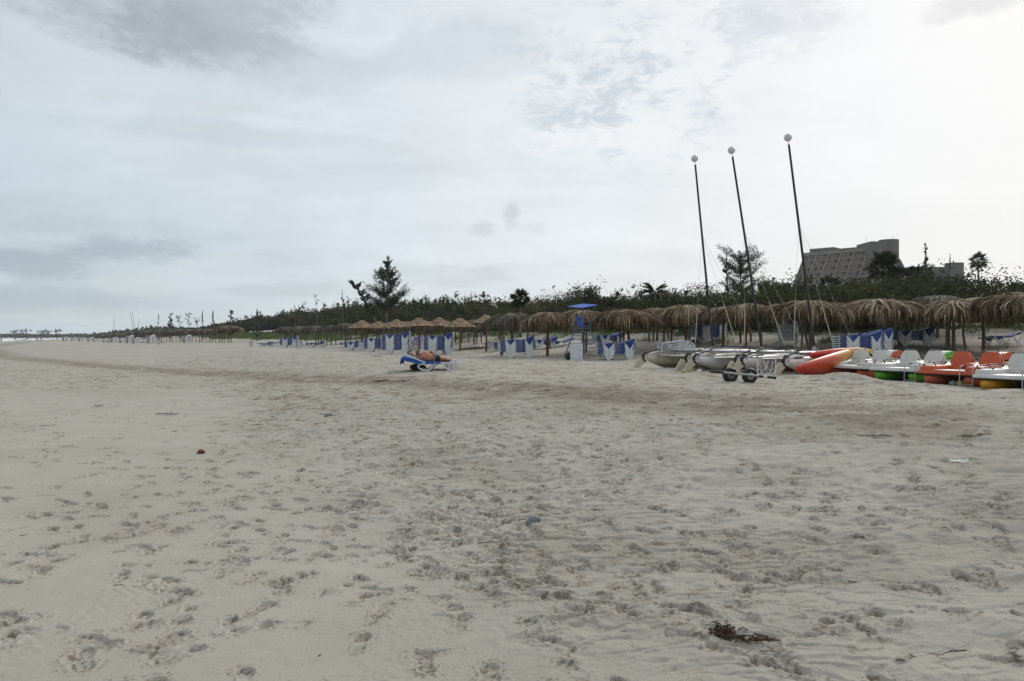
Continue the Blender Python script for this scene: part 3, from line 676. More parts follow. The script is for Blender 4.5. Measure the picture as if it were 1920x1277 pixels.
def bare_tree(px, top, hw, Y, label, seed, leaves=60, lean=0, name='bare_tree', n=16, group=None):
    rng = np.random.default_rng(seed); x = WX(px, Y); g = gz(x, Y); H = WZ(top, Y) - g; R = hw / F * Y; lx = lean / F * Y
    mb = MB(); w0 = max(.05, Y * .0006); P = []
    tp = lambda t: Vector((lx * t, 0, H * t))
    mb.tube([tp(0), tp(.5), tp(1)], [w0, w0 * .7, w0 * .25], 5)
    for i in range(n):
        t = rng.uniform(.45, .98); d = Vector((rng.choice([-1, 1]) * rng.uniform(.4, 1), rng.normal(0, .4), rng.uniform(.5, 1.4))).normalized(); L = R * rng.uniform(.5, 1.1); o = tp(t)
        mb.tube([o, o + d * L * .5, o + d * L + Vector((0, 0, .1 * L))], [w0 * .4, w0 * .28, w0 * .12], 4); P.append(o + d * L)
    c = np.array([list(P[i]) for i in rng.integers(0, len(P), leaves)]) + rng.normal(size=(leaves, 3)) * R * .16
    V, Q = leaf_quads(c, .2 * max(1, Y / 90), rng, .7)
    return tree_obj(name, label, 'tree', (x, Y, g - .05), mb, V, Q, np.repeat(rng.uniform(.2, .9, leaves), 4), leafD, group, tm=bare_m)

casuarina(726, 484, 36, 96, 'tall dark ragged casuarina, the highest tree above the scrub left of centre', 3, dens=3.3, bot=.30, leaf=.155, prof=lambda t: 1.12 * (1.02 - .92 * (max(0, t - .45) / .55) ** .85))
casuarina(716, 528, 16, 95, 'leaning casuarina with branches sweeping left, beside the tallest casuarina', 4, lean=-56, dens=1.5, bot=.36, leaf=.16, prof=lambda t: .62)
casuarina(642, 545, 8, 100, 'small upright pointed conifer standing alone left of the leaning casuarina', 5, dens=.6, leaf=.10)
casuarina(1388, 474, 40, 78, 'open feathery casuarina rising between the first and second tall masts', 6, dens=2.2, bot=.42, leaf=.13, prof=lambda t: .95 - .5 * abs(t - .7))
casuarina(1364, 468, 12, 79, 'slim pointed casuarina with thin top left of the open feathery one', 7, dens=.8, leaf=.13)
casuarina(1748, 459, 22, 92, 'tall sparse leafy tree with two spires right of the hotel tower', 8, dens=1.0, bot=.55, leaf=.16, lm=leafD, name='sparse_tree', lean=-14)
casuarina(1780, 478, 14, 93, 'thin wispy tree right of the two-spired tree near the hotel', 9, dens=.4, bot=.55, leaf=.14, name='sparse_tree')
for i, (px, top, hw, Y, lab) in enumerate([(432, 582, 6, 175, 'short dense cone-shaped conifer on the far left dune, rightmost of three'), (400, 584, 8, 185, 'ragged little conifer on the far left dune, middle of three'), (380, 584, 4, 190, 'thin little conifer on the far left dune, leftmost of three'),
                                           (319, 589, 5, 235, 'round-topped slender tree far left beyond the thatched roofs'), (297, 590, 3, 240, 'bare reddish slender tree trunk far left beyond the thatched roofs'), (552, 574, 4, 130, 'thin dark spike of a conifer on the scrub ridge, right of a pair'), (560, 574, 3, 131, 'smaller dark conifer spike on the scrub ridge beside another'),
                                           (483, 580, 8, 150, 'loose leafy shrub top sticking out of the low scrub left of centre')]):
    casuarina(px, top, hw, Y, lab, 30 + i, dens=.9 if hw > 3 else .5, bot=.12, leaf=.13, prof=(lambda t: .9) if i in (0, 3) else None)
for i, (px, top, Y, lab) in enumerate([(338, 592, 230, 'thin bare tree with a few leaves, leftmost on the far dune'), (356, 589, 225, 'thin bare forked tree on the far dune'), (372, 595, 215, 'short bare tree beside little conifers on the far dune'), (595, 556, 118, 'bare twiggy tree sticking out of scrub left of the small conifer')]):
    bare_tree(px, top, 7, Y, lab, 50 + i, leaves=26, lean=-3, n=9)
broad(908, 538, 14, 74, 'small wind-bent leafy tree above the slatted umbrella row', 61, n=420, k=12, leaf=.13, hf=.28)
broad(1112, 531, 26, 68, 'bushy sea grape tree rising behind the blue lifeguard canopy', 62, n=1500, hf=.5)
broad(1158, 543, 22, 67, 'rounded sea grape tree right of the lifeguard chair', 63, n=1200, hf=.5)
broad(1072, 560, 20, 69, 'low leafy shrub left of the lifeguard canopy', 64, n=800, hf=.5, name='shrub')
broad(1212, 540, 28, 66, 'open leafy sea grape shrub with gaps, left of the wind-blown palm', 65, n=1000, hf=.55, k=20)
broad(1318, 548, 24, 66, 'leafy sea grape shrub behind the first tall mast', 66, n=900, hf=.45)
broad(1440, 516, 24, 70, 'leafy tree crown right of the second tall mast', 67, n=1300, hf=.4)
broad(1470, 520, 18, 69, 'low bushy tree crown left of the third mast', 68, n=900, hf=.4)
broad(838, 546, 14, 84, 'twiggy leafy shrub top on the scrub ridge right of the tallest casuarina', 69, n=500, hf=.35, leaf=.14)
broad(797, 551, 13, 86, 'small dark shrub top on the scrub ridge right of the tallest casuarina', 70, n=450, hf=.35, leaf=.14)
broad(1830, 522, 34, 66, 'leafy sea grape bush below the single fan palm at right', 71, n=1400, hf=.4)
broad(1902, 522, 34, 60, 'leafy sea grape bush at the right edge', 72, n=1400, hf=.4)
broad(1720, 500, 26, 74, 'dark leafy bush in front of the low round annex', 73, n=1300, hf=.4)
broad(1590, 522, 28, 68, 'dark leafy bush below the hotel balconies', 74, n=1200, hf=.4)
broad(1795, 509, 22, 76, 'dark leafy bush right of the sparse two-spired tree', 75, n=1000, hf=.4)
broad(485, 580, 10, 185, 'leafy branching shrub on the low ridge left of centre', 76, n=300, hf=.4, leaf=.13)
fan_palm(975, 560, 24, 63, 'low dark fan palm behind the umbrellas left of the lifeguard chair', 81, nf=38)
fan_palm(1655, 500, 38, 70, 'large fan palm in front of the hotel tower', 82, nf=42)
fan_palm(1686, 520, 26, 69, 'smaller fan palm right of the large one by the hotel tower', 83, nf=30)
fan_palm(1714, 514, 22, 71, 'dark fan palm left of the sparse two-spired tree', 87, nf=26)
fan_palm(1834, 489, 21, 110, 'lone slender fan palm against the sky at right', 84, nf=26)
fan_palm(1555, 535, 26, 60, 'fan palm with dead skirt below the hotel at left', 85, nf=26)
coco_palm(1228, 548, 36, 64, 'wind-blown coconut palm top between lifeguard chair and first mast', 86, nf=14)
bare_tree(1868, 518, 10, 62, 'bare forked branch above bushes near the right edge', 90, leaves=24, n=8)
bare_tree(1042, 546, 12, 66, 'thin twig with small leaves left of the lifeguard canopy', 91, leaves=40, n=6)
for i, (px, top) in enumerate([(25, 622.5), (47, 621), (78, 622), (87, 622), (104, 621)]):
    Y = 820; rng = np.random.default_rng(100 + i); mb = MB(); zt = WZ(top, Y); mb.tube([(0, 0, 0), (1, 0, zt + .5)], [.5, .35], 5)
    p = rng.normal(size=(40, 3)) * np.array([2.6, 1.5, .9]) + np.array([1, 0, zt + .3]); V, Q = leaf_quads(p, 2.4, rng, .4)
    tree_obj('distant_palm', 'tiny distant palm above the far headland, %s from the left' % ORD[i + 1], 'palm', (WX(px, Y), Y, 0), mb, V, Q, np.full(len(V), .1), leafF, 'palms on the far headland')
# ------------------------------------------------------------------ thatched umbrellas
def thatch_mesh(seed, drop=.38, fringe=.48, m=thatch_m, R=1.55):
    rng = np.random.default_rng(seed); V, Q, T = [], [], []
    ph = rng.uniform(0, 6.28, 4)
    def Rr(a): return R * (1 + .05 * math.sin(3 * a + ph[0]) + .04 * math.sin(5 * a + ph[1]))
    def prof(r, a):
        return -drop * (r / R) ** 2.3 + .04 * math.sin(4 * a + ph[2]) * r / R + .05 * math.sin(9 * a + ph[3]) * (r / R)
    def strand(a, rs, zs, w, tint, twist=0):
        i = len(V)
        for k, (r, z) in enumerate(zip(rs, zs)):
            aa = a + twist * (r / R); ww = w * (1 - .75 * (k / (len(rs) - 1)) ** 2)
            c, s = math.cos(aa), math.sin(aa); wz = rng.uniform(-.4, .4) * ww
            V.append((c * r - s * ww, s * r + c * ww, z + wz)); V.append((c * r + s * ww, s * r - c * ww, z - wz)); T.extend([tint, tint])
        for k in range(len(rs) - 1): Q.append((i + 2 * k, i + 2 * k + 1, i + 2 * k + 3, i + 2 * k + 2))
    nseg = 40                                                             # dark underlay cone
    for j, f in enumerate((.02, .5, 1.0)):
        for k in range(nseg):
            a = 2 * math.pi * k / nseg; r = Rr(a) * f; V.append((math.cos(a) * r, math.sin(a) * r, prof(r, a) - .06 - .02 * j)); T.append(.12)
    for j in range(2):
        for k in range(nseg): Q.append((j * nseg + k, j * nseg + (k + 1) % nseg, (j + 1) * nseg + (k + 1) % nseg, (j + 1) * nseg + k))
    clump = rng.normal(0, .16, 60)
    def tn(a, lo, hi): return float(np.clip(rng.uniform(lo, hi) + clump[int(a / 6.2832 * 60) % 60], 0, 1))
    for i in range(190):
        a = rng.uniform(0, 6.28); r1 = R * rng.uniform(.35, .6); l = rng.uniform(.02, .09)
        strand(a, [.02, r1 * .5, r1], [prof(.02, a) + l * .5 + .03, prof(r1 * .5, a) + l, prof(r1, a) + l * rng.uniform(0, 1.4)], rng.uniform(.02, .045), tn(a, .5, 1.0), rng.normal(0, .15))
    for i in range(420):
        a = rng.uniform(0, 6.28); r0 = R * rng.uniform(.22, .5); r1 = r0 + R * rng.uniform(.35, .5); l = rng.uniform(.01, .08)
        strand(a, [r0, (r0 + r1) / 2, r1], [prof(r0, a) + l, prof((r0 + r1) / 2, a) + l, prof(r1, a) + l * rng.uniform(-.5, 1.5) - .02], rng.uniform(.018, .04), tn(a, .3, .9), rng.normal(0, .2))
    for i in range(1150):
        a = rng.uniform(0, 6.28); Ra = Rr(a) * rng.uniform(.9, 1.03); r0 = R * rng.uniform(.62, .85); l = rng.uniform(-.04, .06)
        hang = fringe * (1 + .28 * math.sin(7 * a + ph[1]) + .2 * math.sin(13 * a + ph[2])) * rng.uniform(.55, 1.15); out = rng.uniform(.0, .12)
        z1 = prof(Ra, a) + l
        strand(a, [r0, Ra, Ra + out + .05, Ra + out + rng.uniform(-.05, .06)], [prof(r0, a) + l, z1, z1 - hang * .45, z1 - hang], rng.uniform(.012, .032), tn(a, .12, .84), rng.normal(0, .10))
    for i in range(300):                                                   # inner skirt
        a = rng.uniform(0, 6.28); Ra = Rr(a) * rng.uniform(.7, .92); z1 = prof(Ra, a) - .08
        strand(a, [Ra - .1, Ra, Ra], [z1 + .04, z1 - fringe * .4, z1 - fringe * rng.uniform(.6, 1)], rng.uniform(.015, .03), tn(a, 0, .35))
    return np_mesh('thatch', np.array(V), np.array(Q), m, tint=np.array(T))
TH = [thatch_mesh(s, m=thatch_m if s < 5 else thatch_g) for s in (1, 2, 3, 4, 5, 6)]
def cane_mesh(seed, R=1.05):
    rng = np.random.default_rng(seed); V, Q, T = [], [], []
    n = 36; tiers = 4
    for j in range(tiers):
        r0, r1 = R * (j / tiers) ** .9, R * ((j + 1.12) / tiers) ** .9; z0, z1 = -.62 * (j / tiers) ** .95 + .035, -.62 * ((j + 1) / tiers) ** .95 - .0
        for k in range(n):
            a0, a1 = 2 * math.pi * (k + .06) / n, 2 * math.pi * (k + .94 + rng.uniform(-.06, .06)) / n; i = len(V); dz = rng.uniform(-.02, .02); rr = r1 * rng.uniform(.97, 1.03)
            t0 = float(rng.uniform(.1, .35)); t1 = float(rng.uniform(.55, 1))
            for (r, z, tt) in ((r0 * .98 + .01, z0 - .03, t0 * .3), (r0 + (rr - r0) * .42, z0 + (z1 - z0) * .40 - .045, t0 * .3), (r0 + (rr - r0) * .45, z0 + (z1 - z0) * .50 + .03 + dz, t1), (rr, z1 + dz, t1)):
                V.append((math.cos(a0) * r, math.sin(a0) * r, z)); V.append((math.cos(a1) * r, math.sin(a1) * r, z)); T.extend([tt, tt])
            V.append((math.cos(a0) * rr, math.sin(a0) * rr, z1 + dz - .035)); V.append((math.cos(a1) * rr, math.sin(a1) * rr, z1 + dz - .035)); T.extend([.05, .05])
            for q in range(4): Q.append((i + 2 * q, i + 2 * q + 1, i + 2 * q + 3, i + 2 * q + 2))
    for k in range(150):
        a = rng.uniform(0, 6.28); r = R * rng.uniform(.9, 1.0); i = len(V); z = -.60; tt = float(rng.uniform(.1, .6)); h = rng.uniform(.05, .16)
        c, s = math.cos(a), math.sin(a); w = .012
        V.extend([(c * r - s * w, s * r + c * w, z), (c * r + s * w, s * r - c * w, z), (c * (r + .03) + s * w, s * (r + .03) - c * w, z - h), (c * (r + .03) - s * w, s * (r + .03) + c * w, z - h)]); T.extend([tt] * 4); Q.append((i, i + 1, i + 2, i + 3))
    return np_mesh('cane_canopy', np.array(V), np.array(Q), cane_m, tint=np.array(T))
CN = [cane_mesh(s) for s in (1, 2)]
def umbrella(px, top, hw, Y, label, i, group, props=(), braces=0, grey=False, wood=None, lean=0.0):
    rng = random.Random(i * 7 + 3); x = WX(px, Y); g = gz(x, Y); zt = WZ(top, Y); H = zt - g
    t = empty('thatched_umbrella', (x, Y, g), 0, label, 'beach umbrella', group)
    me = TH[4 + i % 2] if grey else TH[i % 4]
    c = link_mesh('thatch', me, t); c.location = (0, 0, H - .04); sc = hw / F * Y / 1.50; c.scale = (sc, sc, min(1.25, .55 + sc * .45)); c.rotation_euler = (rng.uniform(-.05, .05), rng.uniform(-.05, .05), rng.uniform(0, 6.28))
    m = wood or wood_m
    mb = MB(); w = rng.uniform(-.05, .05)
    mb.tube([(lean, 0, -.3), (w + lean * .6, w, H * .3), (-w, w, H * .65), (0, 0, H - .12)], [.085, .078, .07, .06], 8); mb.obj('post', m, t, smooth=True)
    mb = MB()
    for k in range(6):
        a = k * math.pi / 3 + rng.random(); r = sc * 1.45; mb.tube([(0, 0, H - .16), (math.cos(a) * r, math.sin(a) * r, H - .16 - .52 * sc)], .022, 5)
    mb.obj('roof_frame', m, t, smooth=True)
    for (dx_, dy_, lx_) in props:
        mb = MB(); gg = gz(x + dx_, Y + dy_) - g; hh = H - .55 - abs(dx_) * .12
        mb.tube([(dx_ + lx_, dy_, gg - .3), (dx_ + lx_ * .4 + rng.uniform(-.05, .05), dy_, gg + (hh - gg) * .45), (dx_, dy_, hh)], [.06, .055, .045], 7); mb.obj('post', m, t, smooth=True)
    for k in range(braces):
        a = (0, math.pi, .9)[k]; mb = MB(); mb.tube([(0, 0, H * .42), (math.cos(a) * .35, math.sin(a) * .35, H * .58), (math.cos(a) * .62, math.sin(a) * .62, H - .5)], [.04, .035, .03], 6); mb.obj('brace', m, t, smooth=True)
    return t
def cane_umb(px, top, hw, Y, label, i, group):
    rng = random.Random(i); x = WX(px, Y); g = gz(x, Y); H = WZ(top, Y) - g
    t = empty('slatted_umbrella', (x, Y, g), 0, label, 'beach umbrella', group)
    c = link_mesh('canopy', CN[i % 2], t); c.location = (0, 0, H - .03); s = hw / F * Y / 1.05; c.scale = (s, s, s); c.rotation_euler = (rng.uniform(-.03, .03), rng.uniform(-.03, .03), rng.uniform(0, 6))
    mb = MB(); mb.tube([(0, 0, -.3), (.02, 0, H * .5), (0, 0, H - .05)], [.075, .065, .05], 8); mb.obj('post', redwood, t, smooth=True)
    mb = MB()
    for k in range(6):
        a = k * math.pi / 3 + .3; mb.tube([(0, 0, H - .12), (math.cos(a) * s * .95, math.sin(a) * s * .95, H - .06 - .6 * s)], .02, 5)
    mb.obj('roof_frame', redwood, t, smooth=True)
GA = 'shaggy thatched umbrellas along the dune foot'
A_MAIN = [
 (960, 588, 47, 46, 'shaggy thatched umbrella behind the first tall lounger stack, just right of the slatted umbrellas', [(-.6, .2, 0), (-.75, .5, .1), (1.0, .6, -.25)], 0),
 (1027, 587, 48, 43, 'thatched umbrella on a single dark post, left of the lifeguard chair', [], 0),
 (1094, 583, 54, 43.5, 'thatched umbrella directly behind the lifeguard chair', [(.18, .3, 0)], 0),
 (1178, 582, 58, 42, 'broad thatched umbrella right of the lifeguard chair, above a blue lounger stack', [(-.45, 0, 0), (-.15, .8, 0)], 0),
 (1232, 579, 42, 47, 'thatched umbrella set back between two broader ones right of the lifeguard chair', [(-.5, 0, .0), (-.2, 0, 0), (.5, 0, .3)], 0),
 (1287, 573.5, 58, 43, 'thatched umbrella behind the catamaran carrying the white loungers', [(-1.1, .6, -.05), (-.6, 1.2, 0)], 2),
 (1356, 577, 44, 41, 'thatched umbrella right behind the first mast foot', [], 0),
 (1398, 571.5, 52, 40, 'thatched umbrella between the first and second masts, knotty post', [(.35, 2, 0), (.9, 2, 0), (1.4, 2.2, .2)], 0),
 (1520, 566, 72, 36.5, 'thatched umbrella with crooked trunks behind the third mast', [(-.45, -.1, -.05), (-.2, .4, .3)], 1),
 (1462, 571, 40, 41, 'thatched umbrella half hidden between the second and third masts', [(.2, .2, 0)], 0),
 (1650, 563.5, 90, 37, 'widest thatched umbrella, behind the blue lounger stacks and white pedal boat', [(-1.2, 1.2, .15)], 1),
 (1596, 568, 46, 41, 'thatched umbrella tucked behind the left side of the widest one', [], 0),
 (1758, 556, 50, 41, 'grey topped thatched umbrella rising behind the fork-trunk one at right', [(-.6, 0, 0), (-.2, .3, 0)], 0),
 (1788, 566, 74, 35.5, 'thatched umbrella on several forked trunks above the orange pedal boat', [(-.3, -.1, -.08), (.42, 0, .2), (-.05, .3, 0)], 2),
 (1844, 559.5, 78, 36.5, 'thatched umbrella on one thick brown post, second from the right edge', [], 0),
 (1925, 551, 82, 33, 'thatched umbrella cut off by the right edge of the photo', [], 1),
]
for i, (px, top, hw, Y, lab, props, br) in enumerate(A_MAIN):
    umbrella(px, top, hw, Y, lab, i, GA, props, br, grey=(px in (960, 1758)), wood=redwood if i in (1, 3, 5, 6, 7) else wood_m)
B_ = [(679, 599.5, 26, 68), (711, 601, 22, 66), (744, 597.5, 25, 63), (785, 594.5, 27, 57), (824, 594, 26, 60), (862.5, 595, 29, 55), (911.5, 589, 27, 52)]
for i, (px, top, hw, Y) in enumerate(B_):
    cane_umb(px, top, hw, Y, '%s from the left of the seven golden slatted umbrellas' % ORD[i + 1] if i < 6 else 'golden slatted umbrella beside the first shaggy thatched one, last of seven', i, 'golden slatted umbrellas')
C_ = [(538, 613.5, 21, 100), (566, 612, 21, 97), (593, 611.5, 22, 94), (621, 610.5, 21, 88), (648, 607, 24, 80), (678, 606, 24, 77), (706, 606.5, 23, 76), (735, 605, 24, 74), (765, 603.5, 25, 71), (797, 603, 25, 69), (832, 602, 26, 67), (866, 603, 26, 65), (890, 600, 22, 61)]
for i, (px, top, hw, Y) in enumerate(C_):
    lab = ('%s grey thatched umbrella from the left in the row beside the grassy dune' % ORD[i + 1]) if i < 5 else ('%s grey thatched umbrella from the left in the row behind the slatted umbrellas' % ORD[i - 4])
    umbrella(px, top, hw, Y, lab, 40 + i, 'grey thatched umbrellas behind the slatted ones', [(-.5, .3, -.1), (.5, -.2, .12)] if i % 2 else [(.4, .4, .15), (.1, .6, .05)], 0, grey=True)
D_ = [(192, 627, 9, 290), (206, 626, 10, 280), (221, 625.5, 10, 270), (236, 624, 12, 255), (250, 622.5, 11, 240), (267, 620.5, 13, 225), (283, 619.5, 13, 215), (299, 618.5, 14, 200), (318, 619, 14, 190), (336, 618, 14, 180), (355, 617.5, 15, 172), (374, 617, 15, 165), (393, 617, 16, 160), (411, 616, 16, 153), (428, 611.5, 25, 146)]
for i, (px, top, hw, Y) in enumerate(D_):
    lab = 'large rounded thatched umbrella at the right end of the far left row' if i == 14 else ('far thatched umbrella, number %d from the left of the row ending at the big rounded one' % (i + 1) if i > 13 else '%s from the left in the far left row of thatched umbrellas' % (ORD[i + 1]))
    umbrella(px, top, hw, Y, lab, 60 + i, 'distant thatched umbrellas at the left', [(-.8, 0, .1), (.7, 0, -.1), (.2, .5, 0)], 0, grey=i != 14)
# reed litter heap under the slatted umbrellas
def debris_heap(px, py, w, label, n=140):
    p = hit(px, py); rng = random.Random(int(px)); mb = MB(); mb.ball((0, 0, -.02), (w * .8, .5, .07), 14, 6)
    for k in range(n):
        a = rng.uniform(-.5, .5) + (math.pi if rng.random() < .5 else 0); x = rng.gauss(0, w * .38); y = rng.gauss(0, .35); z = gz(p.x + x, p.y + y) - p.z + rng.uniform(0, .10) * max(0, 1 - abs(x) / w); L = rng.uniform(.12, .4)
        mb.tube([(x, y, z), (x + math.cos(a) * L * .5, y + math.sin(a) * L * .5, z + rng.uniform(0, .12)), (x + math.cos(a) * L, y + math.sin(a) * L, z + rng.uniform(-.02, .06))], rng.uniform(.006, .016), 4)
    o = mb.obj('dry_frond_heap', mat('dry_frond', (.13, .10, .06), .9, (.22, .18, .11), 8)); o.location = p
    tag(o, label, 'debris heap')
debris_heap(888, 655, 1.35, 'heap of dry palm litter on the sand below the slatted umbrellas', 380)

# ------------------------------------------------------------------ sun loungers
def lounger(flat=.22, name='sun_lounger'):
    """x: foot 0 -> head 1.95, y across .62, z rail .34; V-shaped legs that nest when stacked"""
    t = empty(name); hw = .31
    mb = MB()
    def rail(pts, sy): mb.tube([(x, sy * hw, z) for x, z in pts], .028, 6, flat=1.2)
    head = [(1.27, .34), (1.45, .345 + flat * .22), (1.75, .34 + flat * .75), (1.93, .34 + flat)]
    for sy in (-1, 1):
        rail([(.02, .30), (.10, .34), (1.27, .34)], sy); rail(head, sy)
    for x, z in ((.02, .30), (.66, .33), (1.27, .33)): mb.tube([(x, -hw, z), (x, hw, z)], .024, 6)
    mb.tube([(1.93, -hw, .34 + flat), (1.95, 0, .345 + flat), (1.93, hw, .34 + flat)], .026, 6)
    mb.obj('frame', white_pl, t, smooth=True)
    for sy in (-1, 1):
        for (xa, xb, xc) in ((.34, .62, .90), (1.42, 1.66, 1.88)):
            m2 = MB(); w = .038
            zt = .34 if xc < 1 else .34
            m2.prism([(xa - .028, zt), (xa + .03, zt), (xb, .056), (xc - .03, zt), (xc + .028, zt + (flat * .5 if xc > 1.5 else 0)), (xb + .06, 0), (xb - .06, 0)][::-1], sy * (hw + .045) - w * .55, sy * (hw + .045) + w * .55)
            m2.obj('leg', white_pl, t)
    # blue sling in two panels, its hem hangs over the rails
    s1 = MB(); z = .368
    for (xa_, xb_, h0, h1) in ((.06, .34, .075, .075), (.34, .62, .03, .22), (.62, .90, .22, .03), (.90, 1.28, .075, .075)):
        s1.add([(x, y, zz) for x, hm in ((xa_, h0), (xb_, h1)) for (y, zz) in ((-hw - .020, z - hm), (-hw - .03, z), (0, z - .02), (hw + .03, z), (hw + .020, z - hm))], [(k, k + 1, k + 6, k + 5) for k in range(4)])
    s1.obj('seat_sling', blue_sl, t)
    s2 = MB(); vs = []
    for x, zz in [(1.27, .34), (1.40, .342 + flat * .15), (1.41, .342 + flat * .16)] + head[1:]: hm = .05 if x < 1.405 else (.09 if 1.7 < x < 1.8 else .02); vs += [(x, -hw - .034, zz - hm), (x, -hw - .03, zz + .03), (x, 0, zz + .015), (x, hw + .03, zz + .03), (x, hw + .034, zz - hm)]
    s2.add(vs, [(j * 5 + k, j * 5 + k + 1, j * 5 + 5 + k + 1, j * 5 + 5 + k) for j in range(5) for k in range(4)]); s2.obj('back_sling', blue_sl, t)
    return t
L0 = lounger(); used = [False]
GL = 'stacked blue and white sun loungers'
def put(loc, rz, label, group, tilt=0, src=None):
    if src is None and not used[0]: o = L0; used[0] = True
    else: o = copy_tree(src or L0)
    o.location = loc; o.rotation_euler = (tilt, 0, rz)
    o['label'] = label; o['category'] = 'sun lounger'
    if group: o['group'] = group
    elif 'group' in o: del o['group']
    return o
def simple_lounger():
    t = L0; mb = MB(); me_v, me_f, mi = [], [], []
    for ch in t.children:
        k = {'white_plastic': 0, 'blue_sling': 1}[ch.data.materials[0].name]
        mb.add([tuple(v.co) for v in ch.data.vertices], [tuple(p.vertices) for p in ch.data.polygons], k)
    o = mb.obj('sun_lounger', [white_pl, blue_sl]); return o
def white_lounger():
    o = SIM.copy(); o.data = SIM.data.copy(); COL.objects.link(o); o.data.materials[1] = mat('white_sling', (.50, .53, .56), .7, (.42, .45, .48), 9); return o
def stack(px, py, wpx, n, rz, where, pitch=.088, Y=None, simple=None, jit=.022):
    """stack of n loungers; px/py = centre bottom; loungers lie roughly across the view"""
    p = hit(px, py) if Y is None else Vector((WX(px, Y), Y, gz(WX(px, Y), Y)))
    rng = random.Random(int(px * 3 + py))
    for k in range(n):
        a = rz + rng.uniform(-jit, jit); c = Vector((math.cos(a), math.sin(a), 0)) * .975
        loc = p - c + Vector((rng.uniform(-jit, jit), 0, k * pitch))
        if k == n - 1: lab = 'topmost lounger of the stack ' + where
        elif k == 0: lab = 'bottom lounger of the stack ' + where
        else: lab = ORD[k + 1] + ' lounger up in the stack ' + where
        if simple: 
            o = simple.copy(); COL.objects.link(o); o.location = loc; o.rotation_euler = (0, 0, a); tag(o, lab, 'sun lounger', GL)
        else: put(loc, a, lab, GL)
SIM = simple_lounger()
stack(970, 671, 63, 8, .0, 'left of the lifeguard chair', pitch=.09)
stack(1153, 675, 66, 6, .03, 'right of the lifeguard chair', pitch=.095)
stack(822, 665, 54, 11, .0, 'behind the lounging couple')
stack(742, 664, 50, 12, .03, 'just left of the lounging couple')
stack(706, 660, 44, 9, .0, 'partly hidden by the tallest stack left of the couple')
stack(667, 657, 40, 5, .0, 'with a white board in front, left of the couple')
stack(592, 652, 34, 3, .03, 'low and alone before the grey umbrellas')
stack(542, 651.5, 33, 9, .02, 'beside the grassy dune slope')
stack(1607, 657, 60, 8, .02, 'behind the white and orange pedal boat', Y=33.5, pitch=.10)
stack(1631, 657, 40, 8, .25, 'behind the pedal boats, half hidden by its neighbour', Y=34.6, pitch=.10)
stack(1308, 641, 24, 7, .9, 'on the slope behind the first mast, left one', Y=45, pitch=.09)
stack(1330, 638, 34, 10, .25, 'on the slope behind the first mast, right one', Y=44, pitch=.09)
stack(1710, 648, 40, 5, -.35, 'on the dune slope behind the green pedal boat', Y=37.5, pitch=.10)
stack(1478, 648, 28, 10, 1.1, 'in shade left of the third mast', Y=39, pitch=.09)
stack(690, 641, 26, 4, .1, 'on the slope behind the grey umbrellas', Y=72, simple=SIM)
stack(655, 641, 26, 3, .2, 'farther back among the grey umbrella posts', Y=76, simple=SIM)
stack(727, 637, 26, 5, 1.2, 'seen end-on behind the slatted umbrellas', Y=70, simple=SIM)
stack(778, 650, 14, 6, 1.4, 'standing in shade under the slatted umbrellas', Y=62, simple=SIM)
stack(944, 638, 26, 3, .5, 'on the slope behind the first shaggy umbrella', Y=52, simple=SIM)
stack(1016, 641, 26, 4, .4, 'on the slope left of the single dark post', Y=50, simple=SIM)
stack(1140, 640, 40, 4, .3, 'on the slope behind the broad umbrella', Y=47, simple=SIM)
SIMW = white_lounger()
far_st = [(122, 260, 9), (138, 250, 8), (152, 240, 7), (169, 232, 8), (180, 228, 5), (214, 205, 8), (230, 190, 5), (243, 175, 12), (255, 170, 8), (283, 160, 12), (350, 150, 9)]
for i, (px, Y, n) in enumerate(far_st):
    stack(px, 0, 0, n, 1.35, '%s from the left among the far white stacks' % ORD[i + 1], Y=Y, simple=SIMW, pitch=.13)
for i, (px, Y, rz, w) in enumerate([(196, 210, .3, 'farthest blue lounger lying open between far white stacks'), (205, 200, 0, 'blue lounger lying open between far white stacks, nearer one'), (510, 92, .1, 'open blue lounger on sand left of the tall stack by the grass'), (498, 95, -.2, 'second open blue lounger next to the grassy slope'),
                                (1052, 50, .4, 'single lounger on the slope behind the lifeguard chair ladder'), (930, 54, .2, 'white lounger with blue seat high on the slope behind the slatted umbrellas'), (1118, 49, .5, 'single blue lounger on the slope right of the lifeguard chair')]):
    x = WX(px, Y); put((x - .97, Y, gz(x, Y) + .02), rz, w, None)
x = WX(1878, 37.5); put((x - .9, 37.5, gz(x, 37.5) + .10), .18, 'single blue lounger on the dune slope near the right edge', None, tilt=-.12)
SIMW.name = 'sun_lounger'; x = WX(291, 158); SIMW.location = (x, 158, gz(x, 158)); tag(SIMW, 'single white lounger beside the tallest far white stack, right of it', 'sun lounger')
SIM.name = 'sun_lounger'; x = WX(486, 96); SIM.location = (x, 96, gz(x, 96)); tag(SIM, 'white lounger pushed against the grassy slope, left of the open blue ones', 'sun lounger')

